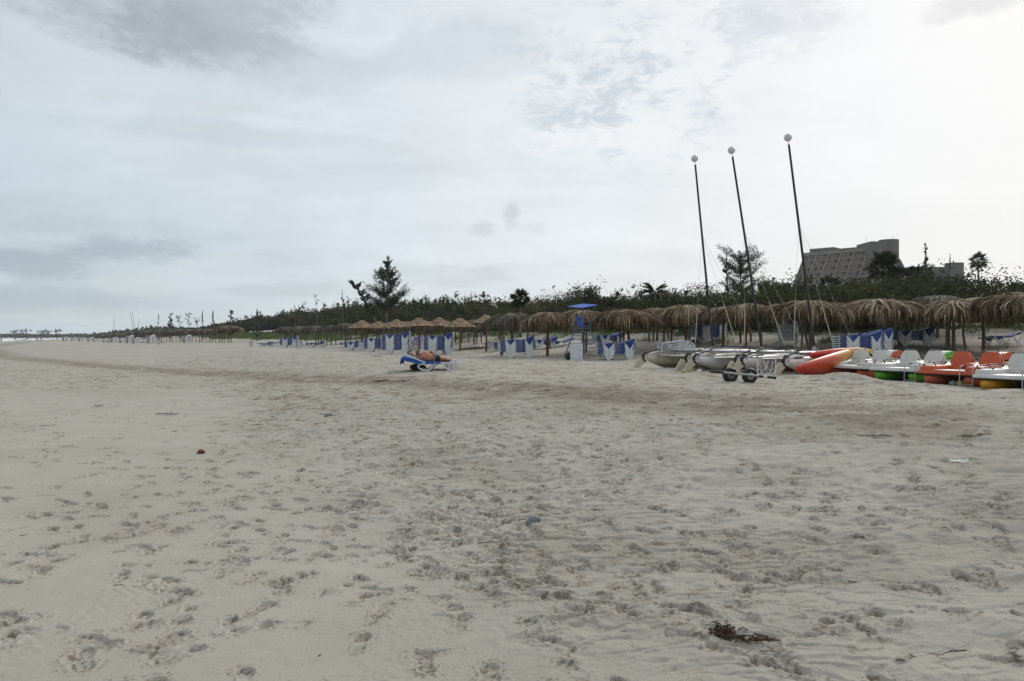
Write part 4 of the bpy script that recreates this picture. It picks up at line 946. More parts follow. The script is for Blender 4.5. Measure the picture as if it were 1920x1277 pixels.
# white boards / bins standing in front of stacks
def board(px, py, w, h, Y, label, tilt=.12, rz=0.0, holes=False):
    x = WX(px, Y); g = gz(x, Y); t = empty('white_board', (x, Y, g - .02), rz, label, 'board'); R = Matrix.Rotation(-tilt, 3, 'X')
    mb = MB(); mb.box(R @ Vector((0, 0, h / 2)), (w, .03, h), R)
    mb.obj('panel', mat('board_white', (.60, .63, .67), .6, (.50, .53, .56), 5), t)
    mb = MB()
    for (a, b) in ((-.28, .86), (.28, .86), (-.28, .14), (.28, .14)):
        c = R @ Vector((a * w, -.017, b * h)); mb.ball(c, (.022, .006, .022), 8, 5)
    mb.obj('bolts', mat('bolt_grey', (.25, .26, .28), .5), t, smooth=True)
def bin_(px, Y, h, w, label):
    x = WX(px, Y); g = gz(x, Y); t = empty('litter_bin', (x, Y, g), .1, label, 'litter bin'); mb = MB(); n = 16
    rr = [(w * .42, 0), (w * .46, .02), (w * .5, h * .94), (w * .53, h * .95), (w * .53, h), (w * .45, h), (w * .4, .06)]
    mb.loft([[Vector((r * math.cos(2 * math.pi * k / n), r * math.sin(2 * math.pi * k / n), z)) for k in range(n)] for r, z in rr], False)
    mb.obj('body', mat('bin_white', (.50, .55, .61), .6, (.42, .46, .50), 5), t, smooth=True)
    m2 = MB(); m2.tube([(w * .54 * math.cos(a / 10 * 6.283), w * .54 * math.sin(a / 10 * 6.283), h * .72) for a in range(11)], .012, 5); m2.obj('rim_band', alu_m, t, smooth=True)
board(1081, 677, .62, .86, 38.2, 'white board leaning against the front of the lifeguard chair', rz=-.15)
bin_(837, 50.5, .78, .56, 'white bin in front of the stack behind the couple')
bin_(678, 64, .74, .50, 'white bin in front of the low stack left of the couple')
bin_(561, 79, .78, .46, 'white bin right of the stack beside the grassy slope')
bin_(471, 93, .68, .48, 'white bin farthest left, near the grass edge')
bin_(789, 64, .9, .5, 'grey white bin in shade behind the slatted umbrella posts')

# ------------------------------------------------------------------ lifeguard chair
def guard_chair():
    Y = 40.0; x = WX(1092, Y); g = gz(x, Y); t = empty('lifeguard_chair', (x, Y, g), math.radians(38), 'tall grey steel lifeguard chair with blue canopy and ladders on both sides', 'lifeguard chair')
    b, u, top, H = .68, .27, 1.56, 2.68
    P = lambda sx_, sy_, z: Vector((sx_ * (b + (u - b) * z / top), sy_ * (b + (u - b) * z / top), z))
    for sx_, sy_ in ((-1, -1), (1, -1), (1, 1), (-1, 1)):
        mb = MB(); mb.tube([P(sx_, sy_, -.1), P(sx_, sy_, top)], .03, 6); mb.obj('leg', grey_metal, t, smooth=True)
        mb = MB(); mb.tube([P(sx_, sy_, top), (sx_ * .47, sy_ * .47, H)], .022, 6); mb.obj('canopy_post', grey_metal, t, smooth=True)
    for (ax, n) in (('a', 7), ('b', 7)):
        mb = MB()
        for k in range(n):
            z = .18 + k * .20
            A, B = (P(-1, -1, z), P(1, -1, z)) if ax == 'b' else (P(-1, -1, z), P(-1, 1, z))
            d = (B - A).normalized(); R = Matrix((d, Vector((0, 0, 1)).cross(d), Vector((0, 0, 1)))).transposed(); mb.box((A + B) / 2, ((B - A).length, .10, .03), R)
        mb.obj('ladder_rungs', grey_metal, t)
    mb = MB(); mb.box((0, 0, top + .005), (.62, .62, .04)); mb.obj('platform', grey_metal, t)
    for zf in (.33, .66):
        mb = MB(); q = u + (.47 - u) * zf; z = top + (H - top) * zf
        c4 = [Vector((-q, -q, z)), Vector((q, -q, z)), Vector((q, q, z)), Vector((-q, q, z))]
        for k in range(4): mb.tube([c4[k], c4[(k + 1) % 4]], .016, 5)
        mb.obj('guard_rail', grey_metal, t, smooth=True)
    s = empty('seat'); s.parent = t
    mb = MB(); mb.box((0, -.02, top + .12), (.42, .42, .05)); mb.obj('seat_pad', blue_can, s)
    R = Matrix.Rotation(math.radians(-10), 3, 'X'); mb = MB(); mb.box((0, .20, top + .38), (.42, .05, .46), R); mb.obj('backrest', blue_can, s)
    mb = MB(); n = 7; q = .58
    vs = [(-q + 2 * q * i / (n - 1), -q + 2 * q * j / (n - 1), H + .06 + .17 * (math.sin(.663) * (-q + 2 * q * i / (n - 1)) + math.cos(.663) * (-q + 2 * q * j / (n - 1))) + .07 * (math.cos(.663) * (-q + 2 * q * i / (n - 1)) - math.sin(.663) * (-q + 2 * q * j / (n - 1)))) for j in range(n) for i in range(n)]
    fs = [(j * n + i, j * n + i + 1, (j + 1) * n + i + 1, (j + 1) * n + i) for j in range(n - 1) for i in range(n - 1)]
    mb.add(vs, fs); mb.add([(a, b_, c - .02) for a, b_, c in vs], [f[::-1] for f in fs])
    k0 = [i for i in range(n)] ; 
    mb.obj('canopy', blue_can, t)
guard_chair()
def bag():
    Y = 38.6; x = WX(1066, Y); rng = random.Random(2); mb = MB(); mb.ball((0, 0, .17), (.16, .14, .20), 12, 8, jit=.07, rng=rng); o = mb.obj('bag', black_m, smooth=True); o.location = (x, Y, gz(x, Y)); tag(o, 'black sack slumped against the left foot of the lifeguard chair', 'bag')
    mb2 = MB(); mb2.tube([(-.05, 0, .33), (0, 0, .41), (.05, .02, .33)], .012, 5); mb2.obj('bag_strap', black_m, o, smooth=True)
bag()
# ------------------------------------------------------------------ beach catamarans
cat_hull = [mat('hull_cream', (.68, .64, .52), .4, (.40, .34, .22), 2.2), mat('hull_white', (.76, .75, .73), .35, (.66, .62, .58), 2.5), mat('hull_pinkish', (.76, .70, .68), .35, (.64, .55, .51), 2.5)]
redstripe = mat('hull_red', (.26, .055, .04), .45, (.20, .06, .05), 4)
bottom_m = [mat('hull_tan_bottom', (.33, .27, .17), .5, (.26, .21, .13), 3), redstripe, redstripe]
def hull_mesh(i, Lh=4.9):
    """x = 0 stern .. Lh bow; deep narrow banana hull"""
    mb = MB(); n = 22; m = 14
    rings = []
    for j in range(n + 1):
        u = j / n; xx = Lh * u
        w = .20 * (math.sin(math.pi * min(1, .28 + u * .72)) ** .7) * (1 if u > .04 else .8); w = max(w, .012)
        sheer = .50 + .10 * (u - .3) ** 2 + .06 * max(0, u - .75) * 4
        keel = .0 + .30 * max(0, (.22 - u) / .22) ** 1.6 + .34 * max(0, (u - .80) / .20) ** 1.8
        cz, hz = (sheer + keel) / 2, (sheer - keel) / 2
        ring = []
        for k in range(m):
            a = 2 * math.pi * k / m + math.pi / m; y_ = math.cos(a); z_ = math.sin(a)
            sq = lambda v, e: math.copysign(abs(v) ** e, v)
            ring.append(Vector((xx, w * sq(y_, .75) * (1 if z_ > 0 else (1 - .45 * z_ * z_)), cz + hz * (sq(z_, .55) if z_ > 0 else sq(z_, .9)))))
        rings.append(ring)
    mb.loft(rings)
    me = mb.mesh('hull', [cat_hull[i], bottom_m[i]], True)
    for p in me.polygons:
        if p.center.z < (.17 if i == 0 else .27) and (i == 0 or p.center.x > 1.1): p.material_index = 1
    return me
HM = [hull_mesh(i) for i in range(3)]
def catamaran(s1, s2, fwd, mast_base, mast_top, label, i, grp=None, far=False):
    """s1, s2: stern points of the two hulls on the ground; fwd: unit heading"""
    s1, s2 = Vector(s1), Vector(s2); c = (s1 + s2) / 2; yaw = math.atan2(fwd[1], fwd[0])
    t = empty('beach_catamaran', c, yaw, label, 'catamaran', grp); Ri = Matrix.Rotation(-yaw, 3, 'Z'); loc = lambda p: Ri @ (Vector(p) - c)
    b = max(.75, ((s1 - s2).cross(Vector((fwd[0], fwd[1], 0)))).length / 2)
    offs = []
    for s_ in (s1, s2):
        l = loc(s_); offs.append((l.x, l.y)); o = link_mesh('hull', HM[i], t); o.location = (l.x, l.y, l.z + .0)
    for (lx, ly) in offs:
        mb = MB(); mb.prism([(-.10, .36), (-.38, .42), (-.70, -.02), (-.58, -.06), (-.44, .0), (-.12, .22)], ly - .02, ly + .02, c=(lx, 0, 0)); mb.obj('rudder', mat('rudder_cream', (.60, .58, .47), .5, (.52, .50, .40), 3), t)
        mb = MB(); mb.tube([(lx + .10, ly, .56), (lx - .08, ly, .60), (lx - .18, ly, .48), (lx - .17, ly, .34), (lx - .05, ly, .26)], [.025, .045, .055, .05, .03], 7); mb.obj('rudder_casting', black_al, t, smooth=True)
        mb = MB(); mb.tube([(lx - .05, ly, .57), (lx + .55, ly * .92, .74), (lx + .75, ly * .8, .86 if i else .70)], .020, 6); mb.obj('tiller', black_al, t, smooth=True)
        mb = MB(); mb.tube([(lx + .02, ly, .53), (lx + .35, ly, .60), (lx + .8, ly, .585)], [.08, .10, .06], 8, flat=.5); mb.obj('stern_deck', gel_white, t, smooth=True)
    (x1, y1), (x2, y2) = offs; mx = (x1 + x2) / 2
    mb = MB(); zc = .86 if i else .70; mb.tube([(x1 + .75, y1 * .8, zc), (x2 + .75, y2 * .8, zc)], .022, 6); mb.obj('tiller_crossbar', black_al, t, smooth=True)
    xr, xf, zt = .55, 2.75, .70
    for xx in (xr, xf):
        mb = MB(); mb.tube([(x1 + xx, y1, zt), (x2 + xx, y2, zt)], .035, 8); mb.obj('crossbeam', black_al if xx == xf else alu_m, t, smooth=True)
    for (lx, ly) in offs:
        mb = MB(); mb.tube([(lx + xr, ly, zt), (lx + xf, ly, zt)], .03, 8); mb.obj('side_rail', alu_m, t, smooth=True)
        mb = MB()
        for xx in (xr, xf): mb.tube([(lx + xx, ly, .50), (lx + xx, ly, zt)], .025, 6)
        mb.obj('pylon', alu_m, t, smooth=True)
    mb = MB(); nx, ny = 10, 6; vs = [(x1 + (x2 - x1) * v / ny + xr + (xf - xr) * u / nx, y1 + (y2 - y1) * v / ny, zt + .01 - .04 * math.sin(math.pi * u / nx) * math.sin(math.pi * v / ny)) for v in range(ny + 1) for u in range(nx + 1)]
    mb.add(vs, [(v * (nx + 1) + u, v * (nx + 1) + u + 1, (v + 1) * (nx + 1) + u + 1, (v + 1) * (nx + 1) + u) for v in range(ny) for u in range(nx)]); mb.obj('trampoline', tramp_m, t)
    mb = MB(); rng = random.Random(i + 5)
    for k in range(9):
        a = Vector((mx + rng.uniform(.6, 2.6), rng.uniform(-b, b) * .8, zt + .03)); bb = a + Vector((rng.uniform(-.7, .7), rng.uniform(-.6, .6), rng.uniform(0, .03))); mb.tube([a, (a + bb) / 2 + Vector((0, 0, .03)), bb], .009, 4)
    mb.obj('rope', mat('pale_rope', (.5, .48, .42), .9), t, smooth=True)
    B, T_ = loc(mast_base), loc(mast_top); mb = MB(); mb.tube([B, T_], [.048, .036], 10); mb.obj('mast', black_al, t, smooth=True)
    # foot of the mast stands on the front beam
    d = (T_ - B).normalized()
    if not far:
        mb = MB(); mb.tube([T_, T_ + d * .12], .012, 6); mb.ball(T_ + d * .24, .133, 16, 10); mb.obj('mast_float', mat('float_white', (.62, .64, .66), .4), t, smooth=True)
        at = B + (T_ - B) * .62
        ends = [Vector((x1 + 2.3, y1, .66)), Vector((x2 + 2.3, y2, .66)), Vector((mx + 4.6, 0, .62))]
        for k, e in enumerate(ends[:2] + ends[2:]):
            mb = MB(); mb.tube([at, e], .0045, 4); sh = mb.obj('shroud' if k < 2 else 'forestay', mat('steel_wire', (.45, .46, .47), .4, metal=.6), t)
            if k < 2: mb = MB(); dd = at - e; mb.tube([e + dd * .07, e + dd * (.40)], .014, 6); mb.obj('wire_cover', cover_m, sh, smooth=True)
        m2 = MB(); m2.tube([B + d * .1, B - d * .06], .07, 8); m2.obj('mast_step', alu_m, t, smooth=True)
    return t
def sterng(px, Y): x = WX(px, Y); return (x, Y, gz(x, Y))
def mk_cat(pxa, Ya, pxb, Yb, fwd, mpx, mY, tpx, tpy, label, i):
    mb_ = P3(mpx, 655.5, mY); mt = P3(tpx, tpy, mY); L = math.hypot(*fwd); return catamaran(sterng(pxa, Ya), sterng(pxb, Yb), (fwd[0] / L, fwd[1] / L), mb_, mt, label, i)
mk_cat(1213, 28.6, 1293, 26.9, (.86, .45), 1337, 29.3, 1303.6, 309, 'cream hulled catamaran with white loungers on it, leftmost of three', 0)
mk_cat(1308, 26.6, 1386, 25.2, (.86, .5), 1429, 27.9, 1373.5, 294, 'white catamaran with red underside in the middle of three', 1)
mk_cat(1398, 25.2, 1476, 23.8, (.86, .5), 1527, 26.3, 1479, 271, 'catamaran with the tallest looking mast, beside the red kayak', 2)
for i, (px, tp, mb_, h, Y) in enumerate([(214, 214, 214, 595, 215), (246, 244.5, 252, 585, 205), (251, 248.5, 255.5, 585, 208), (262, 261, 258, 599, 212)]):
    x = WX(px, Y); s1 = (x - 1, Y + 1, gz(x - 1, Y + 1)); s2 = (x, Y - 1, gz(x, Y - 1))
    catamaran(s1, s2, (.86, .5), Vector((WX(mb_, Y), Y, gz(x, Y) + .7)), P3(tp, h, Y), '%s from the left of four far catamaran masts beyond the white stacks' % ORD[i + 1], 1, 'distant catamarans', far=True)

# white lounger stack lying on the first catamaran
def curved_lounger():
    t = empty('curved_lounger'); mb = MB(); hw = .30
    for sy in (-1, 1):
        top = [(0, .10), (.06, .22), (.25, .30), (.7, .33), (1.2, .40), (1.6, .36), (1.85, .24), (1.92, .10)]
        mb.tube([(x, sy * hw, z) for x, z in top], .026, 6)
    for x, z in ((0, .1), (.25, .30), (1.2, .4), (1.92, .1)): mb.tube([(x, -hw, z), (x, hw, z)], .022, 6)
    mb.obj('frame', white_pl, t, smooth=True)
    for sy in (-1, 1):
        for pts in ([(.35, .30), (.75, .04), (1.1, .35)], [(.9, .05), (1.15, .22), (1.4, .24), (1.7, .05)]):
            m2 = MB(); m2.tube([(x, sy * hw, z) for x, z in pts], .024, 6); m2.obj('leg', white_pl, t, smooth=True)
    s = MB(); xs = [(.06, .23), (.25, .315), (.7, .345), (1.2, .41), (1.6, .37)]
    s.add([(x, y, z) for x, z in xs for y in (-.27, .27)], [(2 * k, 2 * k + 1, 2 * k + 3, 2 * k + 2) for k in range(4)]); s.obj('sling', blue_sl, t)
    return t
CL = curved_lounger(); pz = P3(1238, 662.5, 28.5)
for k in range(4):
    o = CL if k == 0 else copy_tree(CL); o.location = (pz.x - .0, 28.7, pz.z - .10 + k * .082); o.rotation_euler = (0, 0, .05 - .01 * k)
    o.scale = (.66, 1, .8)
    tag(o, ['lowest', 'second from bottom', 'third from bottom', 'topmost'][k] + ' white curved lounger piled on the cream catamaran', 'sun lounger', 'white loungers on the catamaran')

# boat trolley with two fat tyres
def trolley():
    Y = 19.9; c = P3(1389, 704, Y); g = gz(c.x, Y); t = empty('boat_trolley', (c.x, Y, g), 0, 'two wheeled boat trolley with fat black tyres in front of the catamarans', 'trolley')
    for k, (px, yy) in enumerate(((1369, .35), (1405.5, 0.0))):
        x = WX(px, Y + yy) - c.x; w = empty('wheel'); w.parent = t; w.location = (x, yy, .19); w.rotation_euler = (0, 0, .25)
        mb = MB(); n = 26; prof = [(.09, -.06), (.14, -.10), (.175, -.095), (.20, -.05), (.205, 0), (.20, .05), (.175, .095), (.14, .10), (.09, .06)]
        rings = [[Vector((r * math.cos(2 * math.pi * q / n), yq, r * math.sin(2 * math.pi * q / n))) for q in range(n)] for r, yq in prof]; mb.loft(rings, False)
        mb.obj('tyre', black_m, w, smooth=True)
        mb = MB(); mb.tube([(0, -.065, 0), (0, .065, 0)], .095, 18); mb.obj('rim', alu_m, w, smooth=True)
        mb = MB(); mb.tube([(0, -.10, 0), (0, .1, 0)], .035, 10); mb.obj('hub', black_m, w, smooth=True)
    a = P3(1326, 695, Y) ; b = P3(1455, 708.5, Y - .3); o = Vector((c.x, Y, g)); a, b = a - o, b - o; a.y -= .28; b.y -= .0
    mb = MB(); mb.tube([a + (b - a) * .2, a + (b - a) * .82], .028, 8); mb.obj('axle_tube', mat('galvanised', (.30, .31, .31), .45, (.22, .23, .23), 8, metal=.5), t, smooth=True)
    for f0, f1 in ((0, .2), (.74, .80), (.87, 1.0)):
        mb = MB(); mb.tube([a + (b - a) * f0, a + (b - a) * f1], .036, 8); mb.obj('rubber_roller', black_m, t, smooth=True)
    mb = MB(); mb.tube([a + (b - a) * .8, a + (b - a) * .88], .02, 8); mb.obj('axle_end', alu_m, t, smooth=True)
trolley()
def lattice():
    Y = 22.3; c = P3(1437, 701, Y); t = empty('folded_chair', (c.x, Y, gz(c.x, Y)), .1, 'upended white plastic chair frame with zigzag legs behind the trolley wheel', 'chair')
    H = .50; w = .27; mb = MB()
    for a in ([(-w, 0, 0), (-w, 0, H)], [(w, 0, 0), (w * 1.05, 0, H * 1.1)], [(-w, 0, .03), (w, 0, .0)]): mb.tube(a, .018, 6)
    mb.obj('frame', white_pl, t, smooth=True)
    for pts in ([(-.25, 0, .5), (-.08, 0, .04), (.06, 0, .5)], [(-.06, .03, .5), (.08, .03, .05), (.22, .03, .48)], [(-.25, .02, .28), (0, .02, .06), (.25, .02, .3)], [(-.22, .04, .06), (.02, .04, .34), (.22, .04, .1)]):
        mb = MB(); mb.tube(pts, .015, 5); mb.obj('leg', white_pl, t, smooth=True)
lattice()
def stump():
    Y = 24.6; p = P3(1498, 700, Y); mb = MB(); rng = random.Random(3); g = gz(p.x, Y); H = WZ(652, Y) - g
    mb.tube([(0, 0, -.1), (.01, 0, H * .3), (-.02, 0, H * .7), (0, 0, H)], [.09, .085, .09, .08], 9); o = mb.obj('wooden_stump', redwood, smooth=True); o.location = (p.x, Y, g)
    tag(o, 'short brown wooden post standing among the catamaran sterns', 'post')
    m2 = MB()
    for k, z in enumerate((.45, .62, .8)): m2.tube([(-.16, -.02, H * z), (.14, .02, H * z + .02)], .03, 6)
    m2.obj('bark_flakes', redwood, o, smooth=True)
stump()
def red_bits():
    Y = 23.5
    for (px, py, w, lab) in ((1357, 689, .75, 'red paddle blade lying under the middle catamaran'), (1388, 696, .42, 'small red paddle lying behind the trolley wheels')):
        p = P3(px, py, Y); t = empty('paddle', (p.x, Y, gz(p.x, Y)), .35, lab, 'paddle'); m = mat('paddle_red', (.45, .02, .02), .5)
        mb = MB(); mb.tube([(-w * .6, 0, .06), (0, 0, .10), (w * .25, 0, .12)], .014, 6); mb.obj('shaft', alu_m, t, smooth=True)
        mb = MB(); mb.ball((w * .42, 0, .13), (w * .28, .10, .018), 12, 6); mb.obj('blade', m, t, smooth=True)
red_bits()

# ------------------------------------------------------------------ floats lying on the sand
buoy_y = mat('buoy_yellow', (.42, .30, .075), .6, (.33, .25, .09), 8); buoy_w = mat('buoy_white', (.62, .63, .64), .5, (.52, .53, .54), 6)
def buoy(px, py, r, m, lab, seed, squash=.85, Y=None):
    rng = random.Random(seed); p = hit(px, py) if Y is None else Vector((WX(px, Y), Y, gz(WX(px, Y), Y)))
    o = MB().ball((0, 0, 0), (r, r * .9, r * squash), 16, 10).obj('buoy', m, smooth=True); o.location = p + Vector((0, 0, r * squash * .72)); o.rotation_euler = (rng.uniform(-.4, .4), rng.uniform(-.4, .4), rng.uniform(0, 3))
    m2 = MB(); m2.tube([(-r * 1.12, 0, 0), (-r * .9, 0, 0)], r * .16, 8); m2.tube([(r * .9, 0, 0), (r * 1.12, 0, 0)], r * .16, 8); m2.obj('eyelet', m, o, smooth=True)
    tag(o, lab, 'buoy')
buoy(1281, 700.5, .075, buoy_y, 'leftmost yellow buoy by the cream catamaran rudder', 1); buoy(1289, 698.5, .07, buoy_y, 'yellow buoy in the middle of three by the cream catamaran', 2); buoy(1297, 698, .075, buoy_y, 'yellow buoy next to the white float by the cream catamaran', 3)
buoy(1311, 698.5, .11, buoy_w, 'white conical float right of three yellow buoys', 4, .55); buoy(1330, 694.5, .06, buoy_y, 'small yellow buoy under the middle catamaran stern', 5)
buoy(1787, 723.5, .105, buoy_w, 'white float at the foot of the orange pedal boat', 6, .75); buoy(1802, 725, .11, buoy_y, 'front yellow buoy right of the white float', 7); buoy(1797.5, 719, .105, buoy_y, 'back yellow buoy behind the white float', 8, .9); buoy(1813, 719, .10, buoy_y, 'rightmost yellow buoy by the yellow pontoon', 9, .75)

# ------------------------------------------------------------------ kayaks
def kayak(tail, nose, label, ramp, seed, L=3.5, roll=.0, bend=.10):
    m = bpy.data.materials.new('kayak_plastic'); m.use_nodes = True; nt = m.node_tree; b = nt.nodes['Principled BSDF']; b.inputs['Roughness'].default_value = .42
    a = nt.nodes.new('ShaderNodeAttribute'); a.attribute_name = 'tint'; r = nt.nodes.new('ShaderNodeValToRGB'); e = r.color_ramp.elements
    n = nt.nodes.new('ShaderNodeTexNoise'); n.inputs['Scale'].default_value = 5; n.inputs['Detail'].default_value = 6; tcn = nt.nodes.new('ShaderNodeTexCoord'); nt.links.new(tcn.outputs['Object'], n.inputs['Vector'])
    ad = nt.nodes.new('ShaderNodeMath'); ad.operation = 'MULTIPLY_ADD'; nt.links.new(n.outputs[0], ad.inputs[0]); ad.inputs[1].default_value = .5; 
    sb = nt.nodes.new('ShaderNodeMath'); sb.operation = 'SUBTRACT'; nt.links.new(a.outputs['Fac'], sb.inputs[0]); sb.inputs[1].default_value = .25; nt.links.new(sb.outputs[0], ad.inputs[2])
    while len(e) < len(ramp): e.new(.5)
    for x_, (p_, c_) in zip(e, ramp): x_.position = p_; x_.color = (*c_, 1)
    nt.links.new(ad.outputs[0], r.inputs[0]); nt.links.new(r.outputs[0], b.inputs['Base Color'])
    tail, nose = Vector(tail), Vector(nose); d = nose - tail; L = d.length; xx = d.normalized(); yy = Vector((0, 0, 1)).cross(xx).normalized(); zz = xx.cross(yy)
    q = Quaternion(xx, roll); yy = q @ yy; zz = q @ zz
    t = empty('kayak', tail, 0, label, 'kayak'); t.matrix_world = Matrix.Translation(tail) @ Matrix((xx, yy, zz)).transposed().to_4x4()
    mb = MB(); n_ = 30; k_ = 18; V = []; rings = []; tints = []
    for j in range(n_ + 1):
        u = j / n_; w = .37 * max(.02, math.sin(math.pi * (u * .96 + .02))) ** .55; up = bend * 4 * (u - .5) ** 2 * L / 3.5; hd = .17 * max(.05, math.sin(math.pi * (u * .96 + .02))) ** .45
        well = 0
        for (c_, s_) in ((.34, .085), (.64, .085)): well = max(well, math.exp(-((u - c_) / s_) ** 4))
        ring = []
        for k in range(k_):
            an = 2 * math.pi * k / k_; cy, cz = math.cos(an), math.sin(an); z = cz * hd
            if cz > 0: z = hd * (cz ** .6) - well * .17 * max(0, 1 - (cy / .72) ** 4) * (1 if cz > .3 else 0)
            ring.append(Vector((u * L, w * cy, z + up)))
        rings.append(ring); tints += [u] * k_
    mb.loft(rings); mb.t = tints; mb.obj('hull', m, t, smooth=True, tint=True)
    for c_ in (.34, .64):
        mb = MB(); mb.ball((c_ * L, 0, .05 + bend * 4 * (c_ - .5) ** 2), (.20, .20, .035), 14, 6); mb.obj('seat_pad', black_m, t, smooth=True)
    mb = MB(); mb.tube([(.12 * L, -.02, .2), (.17 * L, 0, .24), (.2 * L, .02, .19)], .012, 6); mb.obj('carry_handle', black_m, t, smooth=True)
k1r = [(0, (.55, .035, .02)), (.42, (.60, .09, .02)), (.66, (.62, .30, .05)), (1, (.62, .42, .07))]
k2r = [(0, (.60, .05, .05)), (.35, (.60, .06, .04)), (.6, (.60, .36, .06)), (1, (.60, .44, .08))]
kayak(P3(1506, 699, 21.6), P3(1602, 668, 24.4), 'front kayak, red end on the sand fading to yellow beside the white pedal boat', k1r, 1, roll=-.95, bend=.17)
kayak(P3(1521, 668, 23.8), P3(1634, 663, 26.0), 'rear kayak with rounded red end and yellow nose, behind the front kayak', k2r, 2, roll=-.4, bend=.05)

# ------------------------------------------------------------------ pedal boats
deck_white = mat('deck_white', (.64, .635, .60), .42, (.52, .51, .46), 3.5); orange_p = mat('orange_plastic', (.55, .10, .032), .45, (.46, .085, .032), 4)
flt_or = mat('float_orange', (.50, .115, .055), .5, (.40, .09, .05), 3); flt_gr = mat('float_green', (.12, .42, .03), .45, (.10, .34, .04), 3); flt_ye = mat('float_yellow', (.66, .33, .015), .45, (.52, .27, .03), 3)
sticker = mat('sticker_white', (.60, .64, .72), .5); sticker_b = mat('sticker_blue', (.08, .13, .36), .5)
def rbox(mb, c, d, r=.05, mi=0, taper=0, top_in=.0):
    """box with rounded vertical profile: lofted rounded rectangles"""
    x, y, z = c; hx, hy, hz = d[0] / 2, d[1] / 2, d[2] / 2; rings = []
    for (zz, ins) in ((-hz, 0), (hz - r, taper), (hz - r * .3, taper + r * .35), (hz, taper + r)):
        ring = []; ax, ay = hx - ins, hy - ins; rr = min(r * 1.3, ax * .9, ay * .9)
        for q, (sx_, sy_) in enumerate(((1, 1), (-1, 1), (-1, -1), (1, -1))):
            for k in range(4):
                a = math.pi / 2 * q + math.pi / 2 * k / 3; ring.append(Vector((x + sx_ * (ax - rr) + rr * math.cos(a), y + sy_ * (ay - rr) + rr * math.sin(a), z + zz)))
        rings.append(ring)
    mb.loft(rings, True, mi)
def pedal_boat(orig, yaw, label, deckm, fm, ladder=True, seatm=None, well=None, lead_white=False):
    """x lateral 0..1.5 from the left stern corner, y forward 0..2.9, z up from the sand"""
    t = empty('pedal_boat', orig, yaw, label, 'pedal boat'); t.scale = (1, 1, .80); W, Lb = 1.5, 2.8; zd = .33
    for xc in (.27, W - .27):
        mb = MB(); rings = []
        for j in range(19):
            u = .5 - .5 * math.cos(math.pi * j / 18); rr = .265 * max(.04, 1 - abs(2 * u - 1) ** 7) ** .5; zc = .215 + .10 * max(0, u - .75) / .25
            rings.append([Vector((xc + rr * .95 * math.cos(2 * math.pi * k / 16), .02 + u * (Lb - .05), min(zd - .005, zc + rr * math.sin(2 * math.pi * k / 16)))) for k in range(16)])
        mb.loft(rings); mb.obj('float', fm, t, smooth=True)
    mb = MB(); mb.box((W / 2, Lb / 2, zd + .018), (W + .02, Lb, .034)); mb.obj('rubber_edge', black_m, t)
    mb = MB(); rbox(mb, (W / 2, Lb / 2, zd + .09), (W, Lb - .02, .11), .04)
    for xc in (.20, W - .20):
        rbox(mb, (xc, .62, zd + .20), (.36, 1.16, .16), .06)
        rbox(mb, (xc, 1.95, zd + .22), (.30, 1.3, .20), .06)
    rbox(mb, (W / 2, 1.35, zd + .24), (.20, .9, .22), .05)
    mb.obj('deck', deckm, t, smooth=True)
    if well:
        mb = MB(); mb.box((W / 2, .55, zd + .150), (.72, 1.05, .01)); mb.obj('footwell_floor', well, t)
    sm = seatm or deckm
    for xc in (.40, W - .40):
        for (yb, sg) in ((1.18, -1), (1.40, 1)):
            s = MB()
            back = [(.27, 0, .0), (.26, .06, .0)]
            rings = []
            for (zz, hw_, yo, th) in ((zd + .16, .26, 0, .10), (zd + .34, .255, .03, .085), (zd + .52, .22, .07, .075), (zd + .66, .175, .10, .07), (zd + .70, .15, .105, .05)):
                y_ = yb - sg * yo
                rings.append([Vector((xc + a * hw_, y_ + b_ * th / 2, zz)) for a, b_ in ((-1, -1), (0, -1.1), (1, -1), (1.04, 0), (1, 1), (0, 1.1), (-1, 1), (-1.04, 0))])
            s.loft(rings)
            rings = []
            for k in range(6):
                u = k / 5; y_ = yb + sg * (.04 + .40 * u); zz = zd + .30 - .06 * math.sin(math.pi * u * .7) + (.02 if k == 5 else 0)
                rings.append([Vector((xc - .25, y_, zz + .05)), Vector((xc - .19, y_, zz + .04)), Vector((xc, y_, zz)), Vector((xc + .19, y_, zz + .04)), Vector((xc + .25, y_, zz + .05)), Vector((xc + .25, y_, zd + .13)), Vector((xc - .25, y_, zd + .13))])
            s.loft(rings)
            so = s.obj('seat', sm, t, smooth=True)
            if sg < 0:
                r_ = MB(); r_.tube([(xc - .16, yb + .11, zd + .69), (xc - .16, yb + .11, zd + .735), (xc + .16, yb + .11, zd + .735), (xc + .16, yb + .11, zd + .69)], .010, 5); r_.obj('grab_rail', alu_m, so, smooth=True)
                for sx_ in (-.16, .16): k_ = MB(); k_.ball((xc + sx_, yb + .11, zd + .725), .026, 8, 6); k_.obj('rail_knob', black_m, so, smooth=True)
    h = MB(); n = 16; yc, zc, rr = 2.30, zd + .34, .34
    prof = [(yc + rr * math.cos(a), zc + rr * math.sin(a)) for a in [math.pi * k / n for k in range(n + 1)]]
    prof = [(yc + rr, zd + .1)] + prof + [(yc - rr, zd + .1)]
    h.prism(prof[::-1], W / 2 - .24, W / 2 + .24, axis='x'); ho = h.obj('paddle_housing', fm if deckm is deck_white else deckm, t, smooth=True)
    st = MB(); V = []
    for k in range(7):
        a = math.pi * (.55 + .30 * k / 6); V += [(W / 2 - .17, yc + (rr + .004) * math.cos(a), zc + (rr + .004) * math.sin(a)), (W / 2 + .17, yc + (rr + .004) * math.cos(a), zc + (rr + .004) * math.sin(a))]
